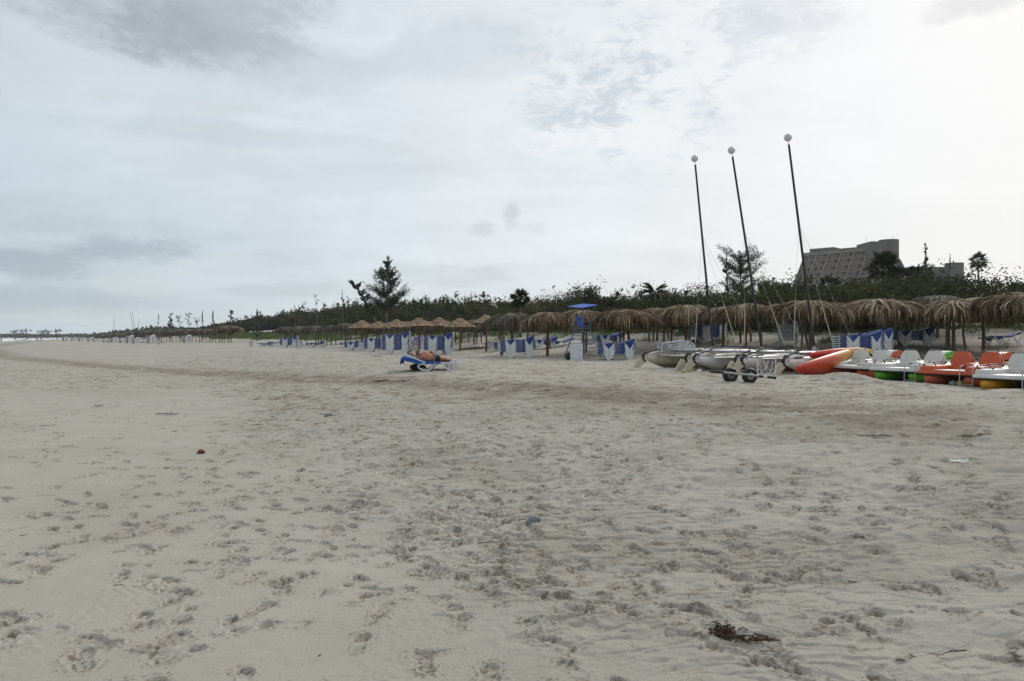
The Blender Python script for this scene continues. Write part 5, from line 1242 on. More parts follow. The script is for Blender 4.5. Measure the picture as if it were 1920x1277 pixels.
    st.add(V, [(2 * k, 2 * k + 1, 2 * k + 3, 2 * k + 2) for k in range(6)]); so = st.obj('sticker', sticker, ho)
    s2 = MB(); V = []
    for k in range(3):
        a = math.pi * (.64 + .10 * k / 2); V += [(W / 2 - .13, yc + (rr + .008) * math.cos(a), zc + (rr + .008) * math.sin(a)), (W / 2 + .02, yc + (rr + .008) * math.cos(a), zc + (rr + .008) * math.sin(a))]
    s2.add(V, [(2 * k, 2 * k + 1, 2 * k + 3, 2 * k + 2) for k in range(2)]); s2.obj('sticker_mark', sticker_b, so)
    for xc in (.10, W - .10):
        r_ = MB(); r_.tube([(xc, .10, zd + .31), (xc, .55, zd + .35), (xc, 1.1, zd + .36), (xc, 1.7, zd + .40)], .012, 6); ro = r_.obj('side_rail', alu_m, t, smooth=True)
        for (y_, z_) in ((.12, .31), (.55, .35), (1.08, .36), (1.66, .40)): k_ = MB(); k_.ball((xc, y_, zd + z_ - .005), (.028, .034, .028), 8, 6); k_.obj('rail_knob', black_m, ro, smooth=True)
        r_ = MB(); r_.tube([(xc - (.0 if xc < .5 else -.0), .16, zd + .30), (xc + (.28 if xc < .5 else -.28), .16, zd + .30)], .011, 6); r2 = r_.obj('stern_rail', alu_m, t, smooth=True)
        k_ = MB(); k_.ball((xc + (.28 if xc < .5 else -.28), .16, zd + .30), .026, 8, 6); k_.obj('rail_knob', black_m, r2, smooth=True)
    l_ = MB(); l_.tube([(W / 2, 1.75, zd + .3), (W / 2 + .05, 1.7, zd + .55), (W / 2 + .12, 1.66, zd + .60)], .018, 6); l_.obj('steering_lever', black_m, t, smooth=True)
    for sx_ in (.40, W - .40):
        p_ = MB(); p_.tube([(sx_ - .2, 2.12, zd + .42), (sx_ + .2, 2.12, zd + .42)], .02, 6); p_.tube([(sx_ - .2, 2.12, zd + .42), (sx_ - .2, 2.02, zd + .52)], .035, 6); p_.obj('pedal_crank', black_m, t, smooth=True)
    if ladder:
        la = MB(); x0 = W - .40
        for dx_ in (0, .30): la.tube([(x0 + dx_, .10, zd + .31), (x0 + dx_, -.03, zd + .30), (x0 + dx_, -.07, zd + .2), (x0 + dx_, -.09, -.12)], .012, 6)
        for z_ in (.04, -.0): la.tube([(x0, -.085, z_ + .06), (x0 + .30, -.085, z_ + .06)], .010, 5)
        la.obj('ladder', alu_m, t, smooth=True)
    return t
YAW = math.atan2(-.86, .5)            # local x runs along the stern, toward the camera and right
def pb(px, Y, label, **k):
    x = WX(px, Y); g = min(gz(x, Y), .47); return pedal_boat((x, Y, g - .02), YAW + k.pop('dyaw', 0), label, **k)
pb(1541, 23.2, 'white pedal boat on orange floats, leftmost beside the kayaks', deckm=deck_white, fm=flt_or, ladder=False)
pb(1628, 21.1, 'white pedal boat on bright green floats between white and orange ones', deckm=deck_white, fm=flt_gr)
pb(1719, 19.1, 'all orange pedal boat with white footwell and pale sticker', deckm=orange_p, fm=flt_or, well=deck_white)
pb(1822, 17.35, 'white pedal boat on yellow floats at the right edge', deckm=deck_white, fm=flt_ye)
def bag2():
    Y = 27; x = WX(1912, Y); t = empty('shoulder_bag', (x, Y, gz(x, Y) - .02), 0, 'black bag behind the yellow pedal boat at the right edge', 'bag')
    mb = MB(); mb.ball((0, 0, .25), (.30, .18, .26), 12, 8, jit=.05, rng=random.Random(4)); mb.obj('sack', black_m, t, smooth=True)
    mb = MB(); mb.tube([(-.2, 0, .4), (-.1, 0, .58), (.12, 0, .56), (.2, 0, .38)], .015, 5); mb.obj('strap', black_m, t, smooth=True)
bag2()

# ------------------------------------------------------------------ hotel
def hotel():
    e = Vector((.69, -.724, 0)).normalized(); n = Vector((.724, .69, 0)).normalized(); P0 = P3(1511, 479, 360)
    t = empty('hotel_building', (P0.x, P0.y, 2), 0, 'terraced tan concrete hotel with sloping fins and a tall rounded tower', 'building'); O = Vector((P0.x, P0.y, 2))
    zt = P0.z - 2; st = 3.05; sb = 2.35; L = 34.5; NB = 6; bw = 5.75; floors = 8
    def W_(u, o, z): return e * u - n * o + Vector((0, 0, z))      # o = metres outward from the roof edge
    def bx(mb, u0, u1, o0, o1, z0, z1, o0t=None, o1t=None, mi=0):
        o0t = o0 if o0t is None else o0t; o1t = o1 if o1t is None else o1t
        vs = [W_(u0, o0, z0), W_(u1, o0, z0), W_(u1, o1, z0), W_(u0, o1, z0), W_(u0, o0t, z1), W_(u1, o0t, z1), W_(u1, o1t, z1), W_(u0, o1t, z1)]
        mb.add(vs, [(0, 3, 2, 1), (4, 5, 6, 7), (0, 1, 5, 4), (1, 2, 6, 5), (2, 3, 7, 6), (3, 0, 4, 7)], mi)
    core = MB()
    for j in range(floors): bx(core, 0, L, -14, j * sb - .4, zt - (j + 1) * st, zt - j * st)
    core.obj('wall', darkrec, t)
    pan = MB(); fin = MB(); slab = MB()
    for j in range(floors):
        z1 = zt - j * st
        bx(slab, -.2, L, j * sb - 1, (j + .06) * sb + .80, z1 - .30, z1)
        for k in range(NB): bx(pan, k * bw + .15, k * bw + bw * .66, j * sb - .6, (j + 1) * sb + .5, z1 - st, z1 - .30, j * sb - .6, j * sb + .55)
        for k in range(NB): bx(pan, k * bw + bw * .66, k * bw + bw - .16, j * sb - .6, (j + 1) * sb + .5, z1 - st, z1 - st + 1.15, j * sb - .6, (j + .63) * sb + .5)
    pan.obj('balcony_panels', concrete_m, t)
    slab.obj('floor_bands', band_m, t)
    for k in range(NB + 1):
        f = MB(); u = k * bw; f.add([W_(u - .2, -1, zt + .1), W_(u + .2, -1, zt + .1), W_(u + .2, floors * sb + 1.4, zt - floors * st), W_(u - .2, floors * sb + 1.4, zt - floors * st), W_(u - .2, 1.4, zt + .1), W_(u + .2, 1.4, zt + .1), W_(u + .2, -6, zt - floors * st), W_(u - .2, -6, zt - floors * st)],
                    [(0, 1, 5, 4), (4, 5, 2, 3), (3, 2, 6, 7), (7, 6, 1, 0), (0, 4, 3, 7), (1, 6, 2, 5)]); f.obj('fin', band_m if k else concrete_m, t)
    for j in range(4):
        for k in range(NB):
            w = MB(); z1 = zt - j * st; bx(w, k * bw + bw * .68, k * bw + bw - .4, j * sb - .3, j * sb + .02, z1 - st + .9, z1 - .9); w.obj('window', glass_m, t)
    r = MB(); nn = 22
    for k in range(nn):
        u0, u1 = L * k / nn - .4, L * (k + 1) / nn - .4 + .02; o0 = .9 + .9 * math.cos(2 * math.pi * (u0 % 12) / 12); o1 = .9 + .9 * math.cos(2 * math.pi * (u1 % 12) / 12)
        vs = [W_(u0, o0, zt - .3), W_(u1, o1, zt - .3), W_(u1, -10, zt - .3), W_(u0, -10, zt - .3), W_(u0, o0, zt + 1.1), W_(u1, o1, zt + 1.1), W_(u1, -10, zt + 1.1), W_(u0, -10, zt + 1.1)]
        r.add(vs, [(0, 3, 2, 1), (4, 5, 6, 7), (0, 1, 5, 4), (1, 2, 6, 5), (2, 3, 7, 6), (3, 0, 4, 7)])
    r.obj('roof', band_m, t)
    ph = MB(); bx(ph, 1.2, 12.5, -8, -1.2, zt + 1.1, zt + 3.0); bx(ph, 14, 28, -8, -2.5, zt + 1.1, zt + 2.2); ph.obj('rooftop_block', concrete_g, t)
    Yt = 335; a = P3(1631, 453, Yt) - O; tw = MB(); x0, x1 = a.x, P3(1662, 453, Yt).x - O.x; zt2 = a.z; y0 = a.y
    tw.box(((x0 + x1) / 2, y0 + 6, (zt2) / 2 - 2), (x1 - x0, 14, zt2 + 4)); xc0, xc1 = P3(1659, 448, Yt).x - O.x, P3(1694.5, 448, Yt).x - O.x; rr = (xc1 - xc0) / 2; zc = P3(1680, 447.5, Yt).z - O.z
    tw.tube([((xc0 + xc1) / 2, y0 + 5, -4), ((xc0 + xc1) / 2, y0 + 5, zc)], rr, 40); to = tw.obj('tower', concrete_g, t, smooth=True)
    for (px, py, p1) in ((1634, 441, 453), (1684, 440, 448)):
        an = MB(); q = P3(px, p1, Yt) - O; q2 = P3(px, py, Yt) - O; q.y += 5; q2.y += 5; an.tube([q - Vector((0, 0, .5)), q2], .07, 5); an.obj('antenna', grey_metal, to)
    sl = MB(); b0 = P3(1694, 492, Yt) - O; b1 = P3(1712, 530, Yt) - O; b2 = P3(1690, 530, Yt) - O; b3 = P3(1690, 485, Yt) - O
    sl.prism([(b3.x, b3.z), (b0.x, b0.z), (b1.x, b1.z), (b2.x - 2, b2.z)][::-1], y0 + 1, y0 + 14); sl.obj('buttress', concrete_m, t)
    Y2 = 300; t2 = empty('hotel_annex', (WX(1790, Y2), Y2, 2), 0, 'low grey rounded annex mostly hidden behind bushes right of the hotel', 'building'); O2 = Vector((WX(1790, Y2), Y2, 2))
    m = MB(); rr = (WX(1805, Y2) - WX(1773, Y2)) / 2; c = P3(1789, 493.5, Y2) - O2; m.tube([(c.x, 0, -2), (c.x, 0, c.z)], rr, 32); m.obj('drum', concrete_g, t2, smooth=True)
    m = MB(); c = P3(1708, 500, Y2) - O2; c2 = P3(1776, 500, Y2) - O2; m.box(((c.x + c2.x) / 2, 4, c.z / 2 - 1), (c2.x - c.x, 6, c.z + 2)); m.obj('wing', concrete_g, t2)
hotel()
# ------------------------------------------------------------------ people
def skin_body(name, joints, edges, m, parent=None, sub=2):
    """joints: list of (x,y,z,r); grows one continuous surface, root is joint 0"""
    me = bpy.data.meshes.new(name + '_rig'); me.from_pydata([j[:3] for j in joints], edges, [])
    ob = bpy.data.objects.new(name, me); COL.objects.link(ob)
    sk = ob.modifiers.new('s', 'SKIN'); sk.use_smooth_shade = True
    if not me.skin_vertices: me.skin_vertices.new() if hasattr(me.skin_vertices, 'new') else None
    if me.skin_vertices:
        for v, j in zip(me.skin_vertices[0].data, joints):
            r = j[3]; v.radius = r if isinstance(r, tuple) else (r, r)
        me.skin_vertices[0].data[0].use_root = True
    ss = ob.modifiers.new('u', 'SUBSURF'); ss.levels = sub; ss.render_levels = sub
    dg = bpy.context.evaluated_depsgraph_get(); ev = ob.evaluated_get(dg); nm = bpy.data.meshes.new_from_object(ev)
    ob.modifiers.clear(); ob.data = nm; nm.name = name; nm.materials.clear(); nm.materials.append(m)
    nm.polygons.foreach_set('use_smooth', [True] * len(nm.polygons))
    if parent: ob.parent = parent
    return ob
# layers need the operator-free route: make one through bmesh
import bmesh
def rig_mesh(name, joints, edges):
    bm = bmesh.new(); lay = bm.verts.layers.skin.verify(); vs = []
    for i, j in enumerate(joints):
        v = bm.verts.new(j[:3]); r = j[3]; v[lay].radius = r if isinstance(r, tuple) else (r, r); v[lay].use_root = (i == 0); vs.append(v)
    for a, b in edges: bm.edges.new((vs[a], vs[b]))
    me = bpy.data.meshes.new(name); bm.to_mesh(me); bm.free(); return me
def body(name, joints, edges, m, parent=None, sub=2):
    me = rig_mesh(name + '_rig', joints, edges); ob = bpy.data.objects.new(name, me); COL.objects.link(ob)
    sk = ob.modifiers.new('s', 'SKIN'); sk.use_smooth_shade = True
    ss = ob.modifiers.new('u', 'SUBSURF'); ss.levels = sub; ss.render_levels = sub
    dg = bpy.context.evaluated_depsgraph_get(); dg.update(); nm = bpy.data.meshes.new_from_object(ob.evaluated_get(dg))
    ob.modifiers.clear(); ob.data = nm; nm.name = name; nm.materials.clear(); nm.materials.append(m)
    nm.polygons.foreach_set('use_smooth', [True] * len(nm.polygons))
    if parent: ob.parent = parent
    return ob
class Rig:
    def __init__(s): s.j = []; s.e = []
    def a(s, p, r, parent=None):
        s.j.append((p[0], p[1], p[2], r)); i = len(s.j) - 1
        if parent is not None: s.e.append((parent, i))
        return i
    def chain(s, start, pts):
        i = start
        for p, r in pts: i = s.a(p, r, i)
        return i
    def hand(s, wrist, p, d, side, size=1.0):
        """palm, four unequal curled fingers and a thumb from the palm's side"""
        p, d, side = Vector(p), Vector(d).normalized(), Vector(side).normalized(); nn = d.cross(side).normalized()
        palm = s.a(p + d * .05 * size, (.036 * size, .017 * size), wrist)
        for k, L in enumerate((.068, .078, .072, .056)):
            o = p + d * .088 * size + side * (-.03 + .02 * k) * size; a = s.a(o, .0095 * size, palm); b = s.a(o + d * L * .5 * size - nn * .006, .0085 * size, a); s.a(o + d * L * .9 * size - nn * .022 * size, .007 * size, b)
        o = p + d * .03 * size - side * .036 * size; a = s.a(o, .011 * size, palm); s.a(o + d * .035 * size - side * .02 * size, .009 * size, a)

def lounging_couple():
    Y = 27.3; PX = lambda px: WX(px, Y)
    gx = PX(808); g = gz(gx, Y)
    foot = PX(859.5); hd = PX(757)
    def big_lounger(label, y, xo):
        t = put((0, 0, 0), 0, label, 'sun loungers under the couple')
        t.matrix_world = Matrix.Identity(4); t.location = (foot + xo, y, g - .01); t.rotation_euler = (0, 0, math.pi); return t
    # front lounger: long low frame with two rounded leg loops, backrest raised toward the left
    def beach_bed(label, y, xo, rz):
        t = empty('sun_lounger', (foot + xo, y, gz(foot + xo, y)), math.pi + rz, label, 'sun lounger', 'sun loungers under the couple'); hw = .31; hh = .27
        mb = MB()
        for sy in (-1, 1):
            mb.tube([(.0, sy * hw, .17), (.03, sy * hw, .25), (.12, sy * hw, hh + .01), (1.22, sy * hw, hh)], .026, 7)
        for x_ in (.06, .7, 1.2): mb.tube([(x_, -hw, hh - .03), (x_, hw, hh - .03)], .022, 6)
        mb.obj('frame', white_pl, t, smooth=True)
        for sy in (-1, 1):
            for pts in ([(.02, .22), (.07, .07), (.22, .012), (.33, .03), (.44, .16), (.50, hh)], [(.78, hh), (.92, .10), (1.02, .015), (1.22, .012), (1.36, .10), (1.40, .16), (1.32, .23), (1.15, hh)], [(.35, .03), (.28, .14), (.26, hh)]):
                m2 = MB(); m2.tube([(x_, sy * (hw + .03), z_) for x_, z_ in pts], .034, 7); m2.obj('leg', white_pl, t, smooth=True)
        mb = MB()
        for sy in (-1, 1): mb.tube([(1.10, sy * hw, hh), (1.5, sy * hw, hh + .16), (1.93, sy * hw, hh + .30)], .024, 6)
        mb.tube([(1.93, -hw, hh + .16), (1.95, 0, hh + .165), (1.93, hw, hh + .16)], .024, 6); mb.obj('backrest_frame', white_pl, t, smooth=True)
        s = MB(); xs = [(.06, hh + .03), (1.12, hh + .03), (1.5, hh + .11), (1.93, hh + .19)]
        s.add([(x_, y_, z_) for x_, z_ in xs for y_ in (-.29, .29)], [(2 * k, 2 * k + 1, 2 * k + 3, 2 * k + 2) for k in range(3)]); s.obj('sling', blue_sl, t)
        return t
    f = beach_bed('white framed lounger with blue towel under the tanned man, nearest the camera', Y, 0, 0)
    b = beach_bed('white framed lounger behind the man, its head end under the person in the cap', Y + .85, -.10, 0)
    # towels draped over backrests
    def towel(label, y, xo, x0, x1, seed):
        rng = random.Random(seed); hh = .27; mb = MB(); prof = [(.60, hh + .045), (1.12, hh + .05), (1.5, hh + .135), (1.93, hh + .22), (1.99, hh + .18), (2.02, hh + .08), (2.02, hh - .02)]
        prof = [p for p in prof if p[0] >= x0]; ys_ = [-.37, -.36, -.30, -.1, .1, .30, .36, .37]; V = []
        for i_, (x_, z_) in enumerate(prof):
            for j_, yy in enumerate(ys_):
                dz_ = {0: -.10, 1: -.05, 6: -.05, 7: -.10}.get(j_, 0) * (1 + rng.uniform(-.35, .5)); V.append((x_ + rng.uniform(-.025, .025), yy, z_ + dz_ + rng.uniform(-.012, .018)))
        n_ = len(ys_); mb.add(V, [(i_ * n_ + j_, i_ * n_ + j_ + 1, (i_ + 1) * n_ + j_ + 1, (i_ + 1) * n_ + j_) for i_ in range(len(prof) - 1) for j_ in range(n_ - 1)])
        o = mb.obj('towel', towel_m, smooth=True); o.location = (foot + xo, y, gz(foot + xo, y)); o.rotation_euler = (0, 0, math.pi); tag(o, label, 'towel')
    towel('blue towel spread along the front lounger under the man', Y, 0, .5, 2, 3)
    towel('blue towel hanging crumpled over the head end of the rear lounger', Y + .85, -.10, 1.1, 2, 8)
    # man lying on his side, back to the camera
    Q_ = lambda px, py, dy=0: Vector((PX(px), Y + dy, WZ(py, Y)))
    r = Rig(); hips = r.a(Q_(815.5, 673.5, .02), (.135, .15))
    wa = r.a(Q_(809, 672, .0), (.12, .135), hips); ch = r.a(Q_(801, 669, .0), (.135, .165), wa); up = r.a(Q_(796, 666.2, .0), (.12, .15), ch); nk = r.a(Q_(790.5, 664.8, .03), .062, up); 
    hd_ = r.chain(nk, [(Q_(787.5, 664, .05), .068)])
    # upper shoulder, arm reaching forward over to the other side, lower arm propping the head
    s1 = r.a(Q_(795.5, 661.2, .02), .07, up); el = r.chain(s1, [(Q_(797, 660.6, .16), .052), (Q_(796, 663.5, .32), .043), (Q_(790, 666, .42), .034), (Q_(785, 667.5, .45), .027)])
    r.hand(el, Q_(785, 667.5, .45), (-1, .2, -.2), (0, 1, 0))
    s2 = r.a(Q_(793, 670.2, -.02), .068, up); e2 = r.chain(s2, [(Q_(788, 672, .06), .05), (Q_(783.5, 673.0, .14), .042), (Q_(781.5, 669, .16), .034), (Q_(782.5, 665.5, .12), .027)])
    r.hand(e2, Q_(782.5, 665.5, .12), (.2, -.1, 1), (0, 1, 0))
    l1 = r.chain(hips, [(Q_(820, 672.5, .03), .10), (Q_(827, 672.5, .10), .078), (Q_(832, 673.3, .13), .060), (Q_(838, 674.3, .06), .052), (Q_(843.5, 675.2, .0), .036), (Q_(845.5, 675.0, .0), .032), (Q_(846.3, 673.0, .03), .022)])
    l2 = r.chain(hips, [(Q_(819, 675.5, .06), .095), (Q_(826, 676.2, .16), .075), (Q_(831, 676.5, .20), .058), (Q_(837, 676.8, .12), .048), (Q_(842, 677, .06), .034), (Q_(844.5, 676.6, .08), .022)])
    t = empty('person', (PX(810), Y, g + .3), 0, 'tanned man in dark trunks lying on his side on the front lounger', 'person')
    bo = body('body', r.j, r.e, skin_m); bo.parent = t; bo.matrix_parent_inverse = Matrix.Translation(-t.location)
    def face(hc, fw, upv, skin, t, hair, hr=.098, cap=None, name_h='hair'):
        hc, fw, upv = Vector(hc), Vector(fw).normalized(), Vector(upv).normalized(); sd_ = fw.cross(upv).normalized(); Mx = Matrix((fw, sd_, upv)).transposed()
        def place(mb, nm, m_): o = mb.obj(nm, m_, None, smooth=True); o.parent = t; o.matrix_parent_inverse = Matrix.Translation(-t.location); return o
        h_ = MB(); n_, k_ = 14, 20; rings = []
        for i_ in range(n_ + 1):
            ph = math.pi * min(max(i_ / n_, .02), .98); zz = -math.cos(ph)
            ring = []
            for k in range(k_):
                an = 2 * math.pi * k / k_; rx = hr * (1.02 if math.cos(an) > 0 else 1.05) ; jaw = 1 - .22 * max(0, -zz) ; ry = hr * .80
                x_ = math.cos(an) * math.sin(ph) * rx * jaw; y_ = math.sin(an) * math.sin(ph) * ry * jaw
                nose = .022 * math.exp(-((zz + .12) / .16) ** 2) * math.exp(-(math.sin(an) / .22) ** 2) * (math.cos(an) > 0); brow = -.010 * math.exp(-((zz - .10) / .09) ** 2) * math.exp(-((abs(math.sin(an)) - .40) / .16) ** 2) * (math.cos(an) > 0)
                mouth = -.006 * math.exp(-((zz + .42) / .05) ** 2) * math.exp(-(math.sin(an) / .3) ** 2) * (math.cos(an) > 0)
                ring.append(hc + Mx @ Vector((x_ + nose + brow + mouth, y_, zz * hr * 1.22)))
            rings.append(ring)
        h_.loft(rings)
        for s_ in (-1, 1): h_.ball(hc + Mx @ Vector((-.005, s_ * hr * .80, -.01)), (.018, .012, .028), 8, 6)
        place(h_, 'head', skin)
        for s_ in (-1, 1):
            e_ = MB(); e_.ball(hc + Mx @ Vector((hr * .86, s_ * .032, .012)), .011, 8, 6); place(e_, 'eye', black_m)
        c_ = MB(); rings = []
        for i_ in range(8):
            ph = math.pi * (.02 + .52 * i_ / 7); ring = []
            for k in range(k_):
                an = 2 * math.pi * k / k_; cut = ph - (.20 * math.pi if math.cos(an) > .2 else 0) * (i_ / 7); ring.append(hc + Mx @ Vector((math.cos(an) * math.sin(cut) * hr * 1.12 - .006, math.sin(an) * math.sin(cut) * hr * .93, math.cos(cut) * hr * 1.32)))
            rings.append(ring)
        c_.loft(rings[::-1]); place(c_, name_h, hair)
        return place, Mx, hc
    face(Q_(784.3, 662.6, .06), (.10, .95, -.25), (-.75, .1, .65), skin_m, t, hair_m)
    # trunks: a shell around the hips
    def shell(nm, A, B, C_, ra, rb, rc, m_, t_):
        mb = MB(); pts = [Vector(A), (Vector(A) + Vector(B)) / 2, Vector(B), Vector(C_)]; mb.tube(pts, [ra, (ra + rb) / 2 * 1.02, rb, rc], 16, flat=1.1); o = mb.obj(nm, m_, None, smooth=True); o.parent = t_; o.matrix_parent_inverse = Matrix.Translation(-t_.location); return o
    trunk_m = mat('dark_trunks', (.012, .012, .02), .8); stripe_m = mat('white_stripe', (.55, .55, .55), .7)
    shell('trunks', Q_(811.8, 672.6, .01), Q_(817, 673.7, .03), Q_(824, 673.8, .08), .150, .160, .108, trunk_m, t)
    mb = MB(); cc = [Q_(814.6, 673.2, .02), Q_(815.3, 673.4, .02)]; mb.tube(cc, .170, 16, flat=1.1); o = mb.obj('trunk_stripe', stripe_m, None, smooth=True); o.parent = t; o.matrix_parent_inverse = Matrix.Translation(-t.location)
    # person behind, reclined, one knee raised
    Y2 = Y + .85; R_ = lambda px, py, dy=0: Vector((WX(px, Y2), Y2 + dy, WZ(py, Y2)))
    r = Rig(); hp = r.a(R_(803, 672), (.15, .12)); w2 = r.a(R_(797, 671), (.13, .11), hp); c2 = r.a(R_(787, 668.5), (.155, .115), w2); u2 = r.a(R_(781, 666.8), (.145, .10), c2); n2 = r.chain(u2, [(R_(776.5, 665.8), .055), (R_(773.5, 665.0), .06)])
    kn = r.chain(hp, [(R_(805, 665, -.06), .095), (R_(809, 657.8, -.10), .066), (R_(814, 663.5, -.10), .055), (R_(818, 671.5, -.10), .040), (R_(822, 672.5, -.10), .025)])
    k2 = r.chain(hp, [(R_(812, 672.5, .14), .09), (R_(822, 673, .15), .062), (R_(832, 674, .15), .046), (R_(839, 674.5, .15), .032), (R_(840, 672, .15), .022)])
    for sg in (-1, 1):
        sh = r.a(R_(782, 666.8, .19 * sg), .055, u2); w_ = r.chain(sh, [(R_(789, 669.5, .26 * sg), .045), (R_(796, 671, .24 * sg), .036), (R_(801, 669.5, .16 * sg), .026)]); r.hand(w_, R_(801, 669.5, .16 * sg), (1, -.3 * sg, -.2), (0, 1, 0))
    t2 = empty('person', (WX(795, Y2), Y2, g + .3), 0, 'person in grey cap and sunglasses reclining on the rear lounger', 'person')
    bo = body('body', r.j, r.e, skin2_m); bo.parent = t2; bo.matrix_parent_inverse = Matrix.Translation(-t2.location)
    capm = mat('grey_cap', (.13, .16, .20), .9)
    place, Mx, hc = face(R_(769.5, 663.2), (.55, -.25, .8), (-.8, 0, .5), skin2_m, t2, capm, name_h='cap')
    v = MB(); v.ball(hc + Mx @ Vector((.10, 0, .075)), (.07, .07, .012), 12, 6); place(v, 'cap_brim', capm)
    v = MB()
    for s_ in (-1, 1): v.ball(hc + Mx @ Vector((.094, s_ * .034, .012)), (.018, .030, .022), 8, 6)
    place(v, 'sunglasses', black_m)
    mb = MB(); mb.tube([R_(799, 671.3), R_(804, 672)], [.16, .165], 14, flat=.85); o = mb.obj('swimwear', trunk_m, None, smooth=True); o.parent = t2; o.matrix_parent_inverse = Matrix.Translation(-t2.location)
    # dark bag hanging in the shade between the loungers
    mb = MB(); mb.ball((0, 0, .13), (.30, .16, .13), 12, 8, jit=.08, rng=random.Random(3)); o = mb.obj('beach_bag', black_m, smooth=True); x_ = WX(783, Y + .4); o.location = (x_, Y + .42, gz(x_, Y + .42)); tag(o, 'dark bag lying under the raised backrests of the couple loungers', 'bag')
    m2 = MB(); m2.tube([(-.15, 0, .24), (0, 0, .33), (.15, 0, .24)], .012, 5); m2.obj('bag_handle', black_m, o, smooth=True)
lounging_couple()

def stander(px, Y, top, bot_m, hairm, lab, stride=.12, i=0, face_dir=0.0):
    x = WX(px, Y); z = max(gz(x, Y), -.45); r = Rig(); h = r.a((0, 0, .95), (.13, .10)); w = r.a((0, 0, 1.12), (.125, .095), h); c = r.a((0, 0, 1.32), (.155, .11), w); u = r.a((0, 0, 1.44), (.14, .09), c); n = r.chain(u, [((0, .0, 1.53), .055), ((0, 0, 1.58), .06)])
    for s in (-1, 1):
        r.chain(h, [((.09 * s, stride * s * .4, .82), .085), ((.10 * s, stride * s, .50), .06), ((.10 * s, stride * s * 1.5, .10), .04), ((.10 * s, stride * s * 1.5 - .1, .03), .03)])
        q = r.chain(u, [((.19 * s, 0, 1.43), .055), ((.23 * s, -stride * s * .6, 1.17), .042), ((.22 * s, -stride * s - .06, .93), .028)]); r.hand(q, (.22 * s, -stride * s - .06, .93), (0, -.1, -1), (0, 1, 0))
    t = empty('person', (x, Y, z), face_dir, lab, 'person', None); b = body('body', r.j, r.e, skin_m, t, sub=1)
    hh = MB(); hh.ball((0, 0, 1.68), (.082, .10, .12), 12, 8); hh.ball((0, -.1, 1.67), (.014, .02, .02), 6, 4); hh.obj('head', skin_m, t, smooth=True)
    hh = MB(); hh.ball((0, .025, 1.72), (.092, .10, .10), 12, 8); hh.obj('hair', hairm, t, smooth=True)
    if top:
        s = MB(); s.tube([(0, 0, 1.0), (0, 0, 1.2), (0, 0, 1.40), (0, 0, 1.47)], [.155, .155, .185, .12], 12); s.obj('shirt', top, t, smooth=True)
    s = MB(); s.tube([(0, 0, .66), (0, 0, .85), (0, 0, 1.04)], [.19, .17, .155], 12); s.obj('shorts', bot_m, t, smooth=True)
dk = mat('dark_cloth', (.02, .02, .025), .9); rd = mat('red_cloth', (.35, .04, .03), .9); wc = mat('white_cloth', (.6, .6, .6), .9); yl = mat('yellow_cloth', (.55, .38, .05), .9); bc = mat('navy_cloth', (.03, .05, .12), .9)
for i, (px, Y, tp, bt, lab) in enumerate([(2.5, 255, dk, dk, 'distant walker in dark clothes at the left edge by the water'), (28, 330, bc, dk, 'tiny figure wading in the sea right of the dark walker'), (68, 300, rd, dk, 'distant walker in red top, left of a close group of three'), (71, 303, wc, rd, 'distant walker in white top, middle of a close group of three'),
                                        (75.5, 298, dk, dk, 'distant walker in black, right of a close group of three'), (79, 305, wc, bc, 'distant walker in white and navy right of the black dressed walker'), (148, 262, yl, dk, 'small figure in yellow standing between far white lounger stacks'), (107, 290, dk, bc, 'small dark figure left of the first far white stack'), (51, 340, bc, bc, 'tiny swimmer far off near the shoreline surf')]):
    stander(px, Y, tp, bt, hair_m, lab, i=i, stride=.1 + .03 * (i % 3), face_dir=i * 1.3)

# ------------------------------------------------------------------ things lying on the sand
def stone(px, py, wpx, hpx, m, lab, seed, cat='stone', name='stone', rz=0, tilt=0):
    p = hit(px, py); rng = np.random.default_rng(seed); k = p.y / F; w, h = wpx * k / 2, max(hpx * k / 2 * 1.1, .01)
    mb = MB(); mb.ball((0, 0, 0), (w, w * .62, h), 20, 12); mb.v = [tuple(np.array(v) * (1 + .10 * float(pn([v[0] * 3 + seed], [v[1] * 3 + v[2] * 5], w * 1.4, seed)[0]))) for v in mb.v]
    o = mb.obj(name, m, smooth=True); o.location = (p.x, p.y, p.z + h * .55); o.rotation_euler = (0, tilt, rz); tag(o, lab, cat); return o
st_m = mat('smooth_grey_stone', (.17, .20, .22), .55, (.12, .145, .16), 16)
stone(1000, 984, 32, 19, st_m, 'smooth oval blue grey stone half buried in the middle foreground', 4, rz=.35, tilt=-.3)
stone(617, 782, 17, 8, mat('dull_stone', (.20, .21, .20), .8, (.15, .16, .15), 12), 'dull grey stone on the churned sand left of centre', 5)
stone(377, 852, 16, 11, mat('coconut_husk', (.26, .10, .035), .8, (.05, .025, .018), 9), 'small brown orange husk lying on smooth sand at left', 6, 'husk', 'coconut_husk')
def paper(px, py, w, h, m, lab, seed, rz=.3):
    p = hit(px, py); rng = random.Random(seed); n = 5; mb = MB()
    V = [((i / n - .5) * w, (j / n - .5) * h, .018 + .02 * rng.random() + (.02 if i in (0, n) else 0)) for j in range(n + 1) for i in range(n + 1)]
    Fq = [(j * (n + 1) + i, j * (n + 1) + i + 1, (j + 1) * (n + 1) + i + 1, (j + 1) * (n + 1) + i) for j in range(n) for i in range(n)]
    mb.add(V, Fq); mb.add([(a, b, c - .006) for a, b, c in V], [f[::-1] for f in Fq]); o = mb.obj('litter', m); o.location = (p.x, p.y, p.z + .008); o.rotation_euler = (.1, 0, rz); tag(o, lab, 'litter')
paper(1797, 871, .17, .13, mat('litter_white', (.60, .60, .57), .8), 'crumpled white paper on the sand at right', 1, -.4)
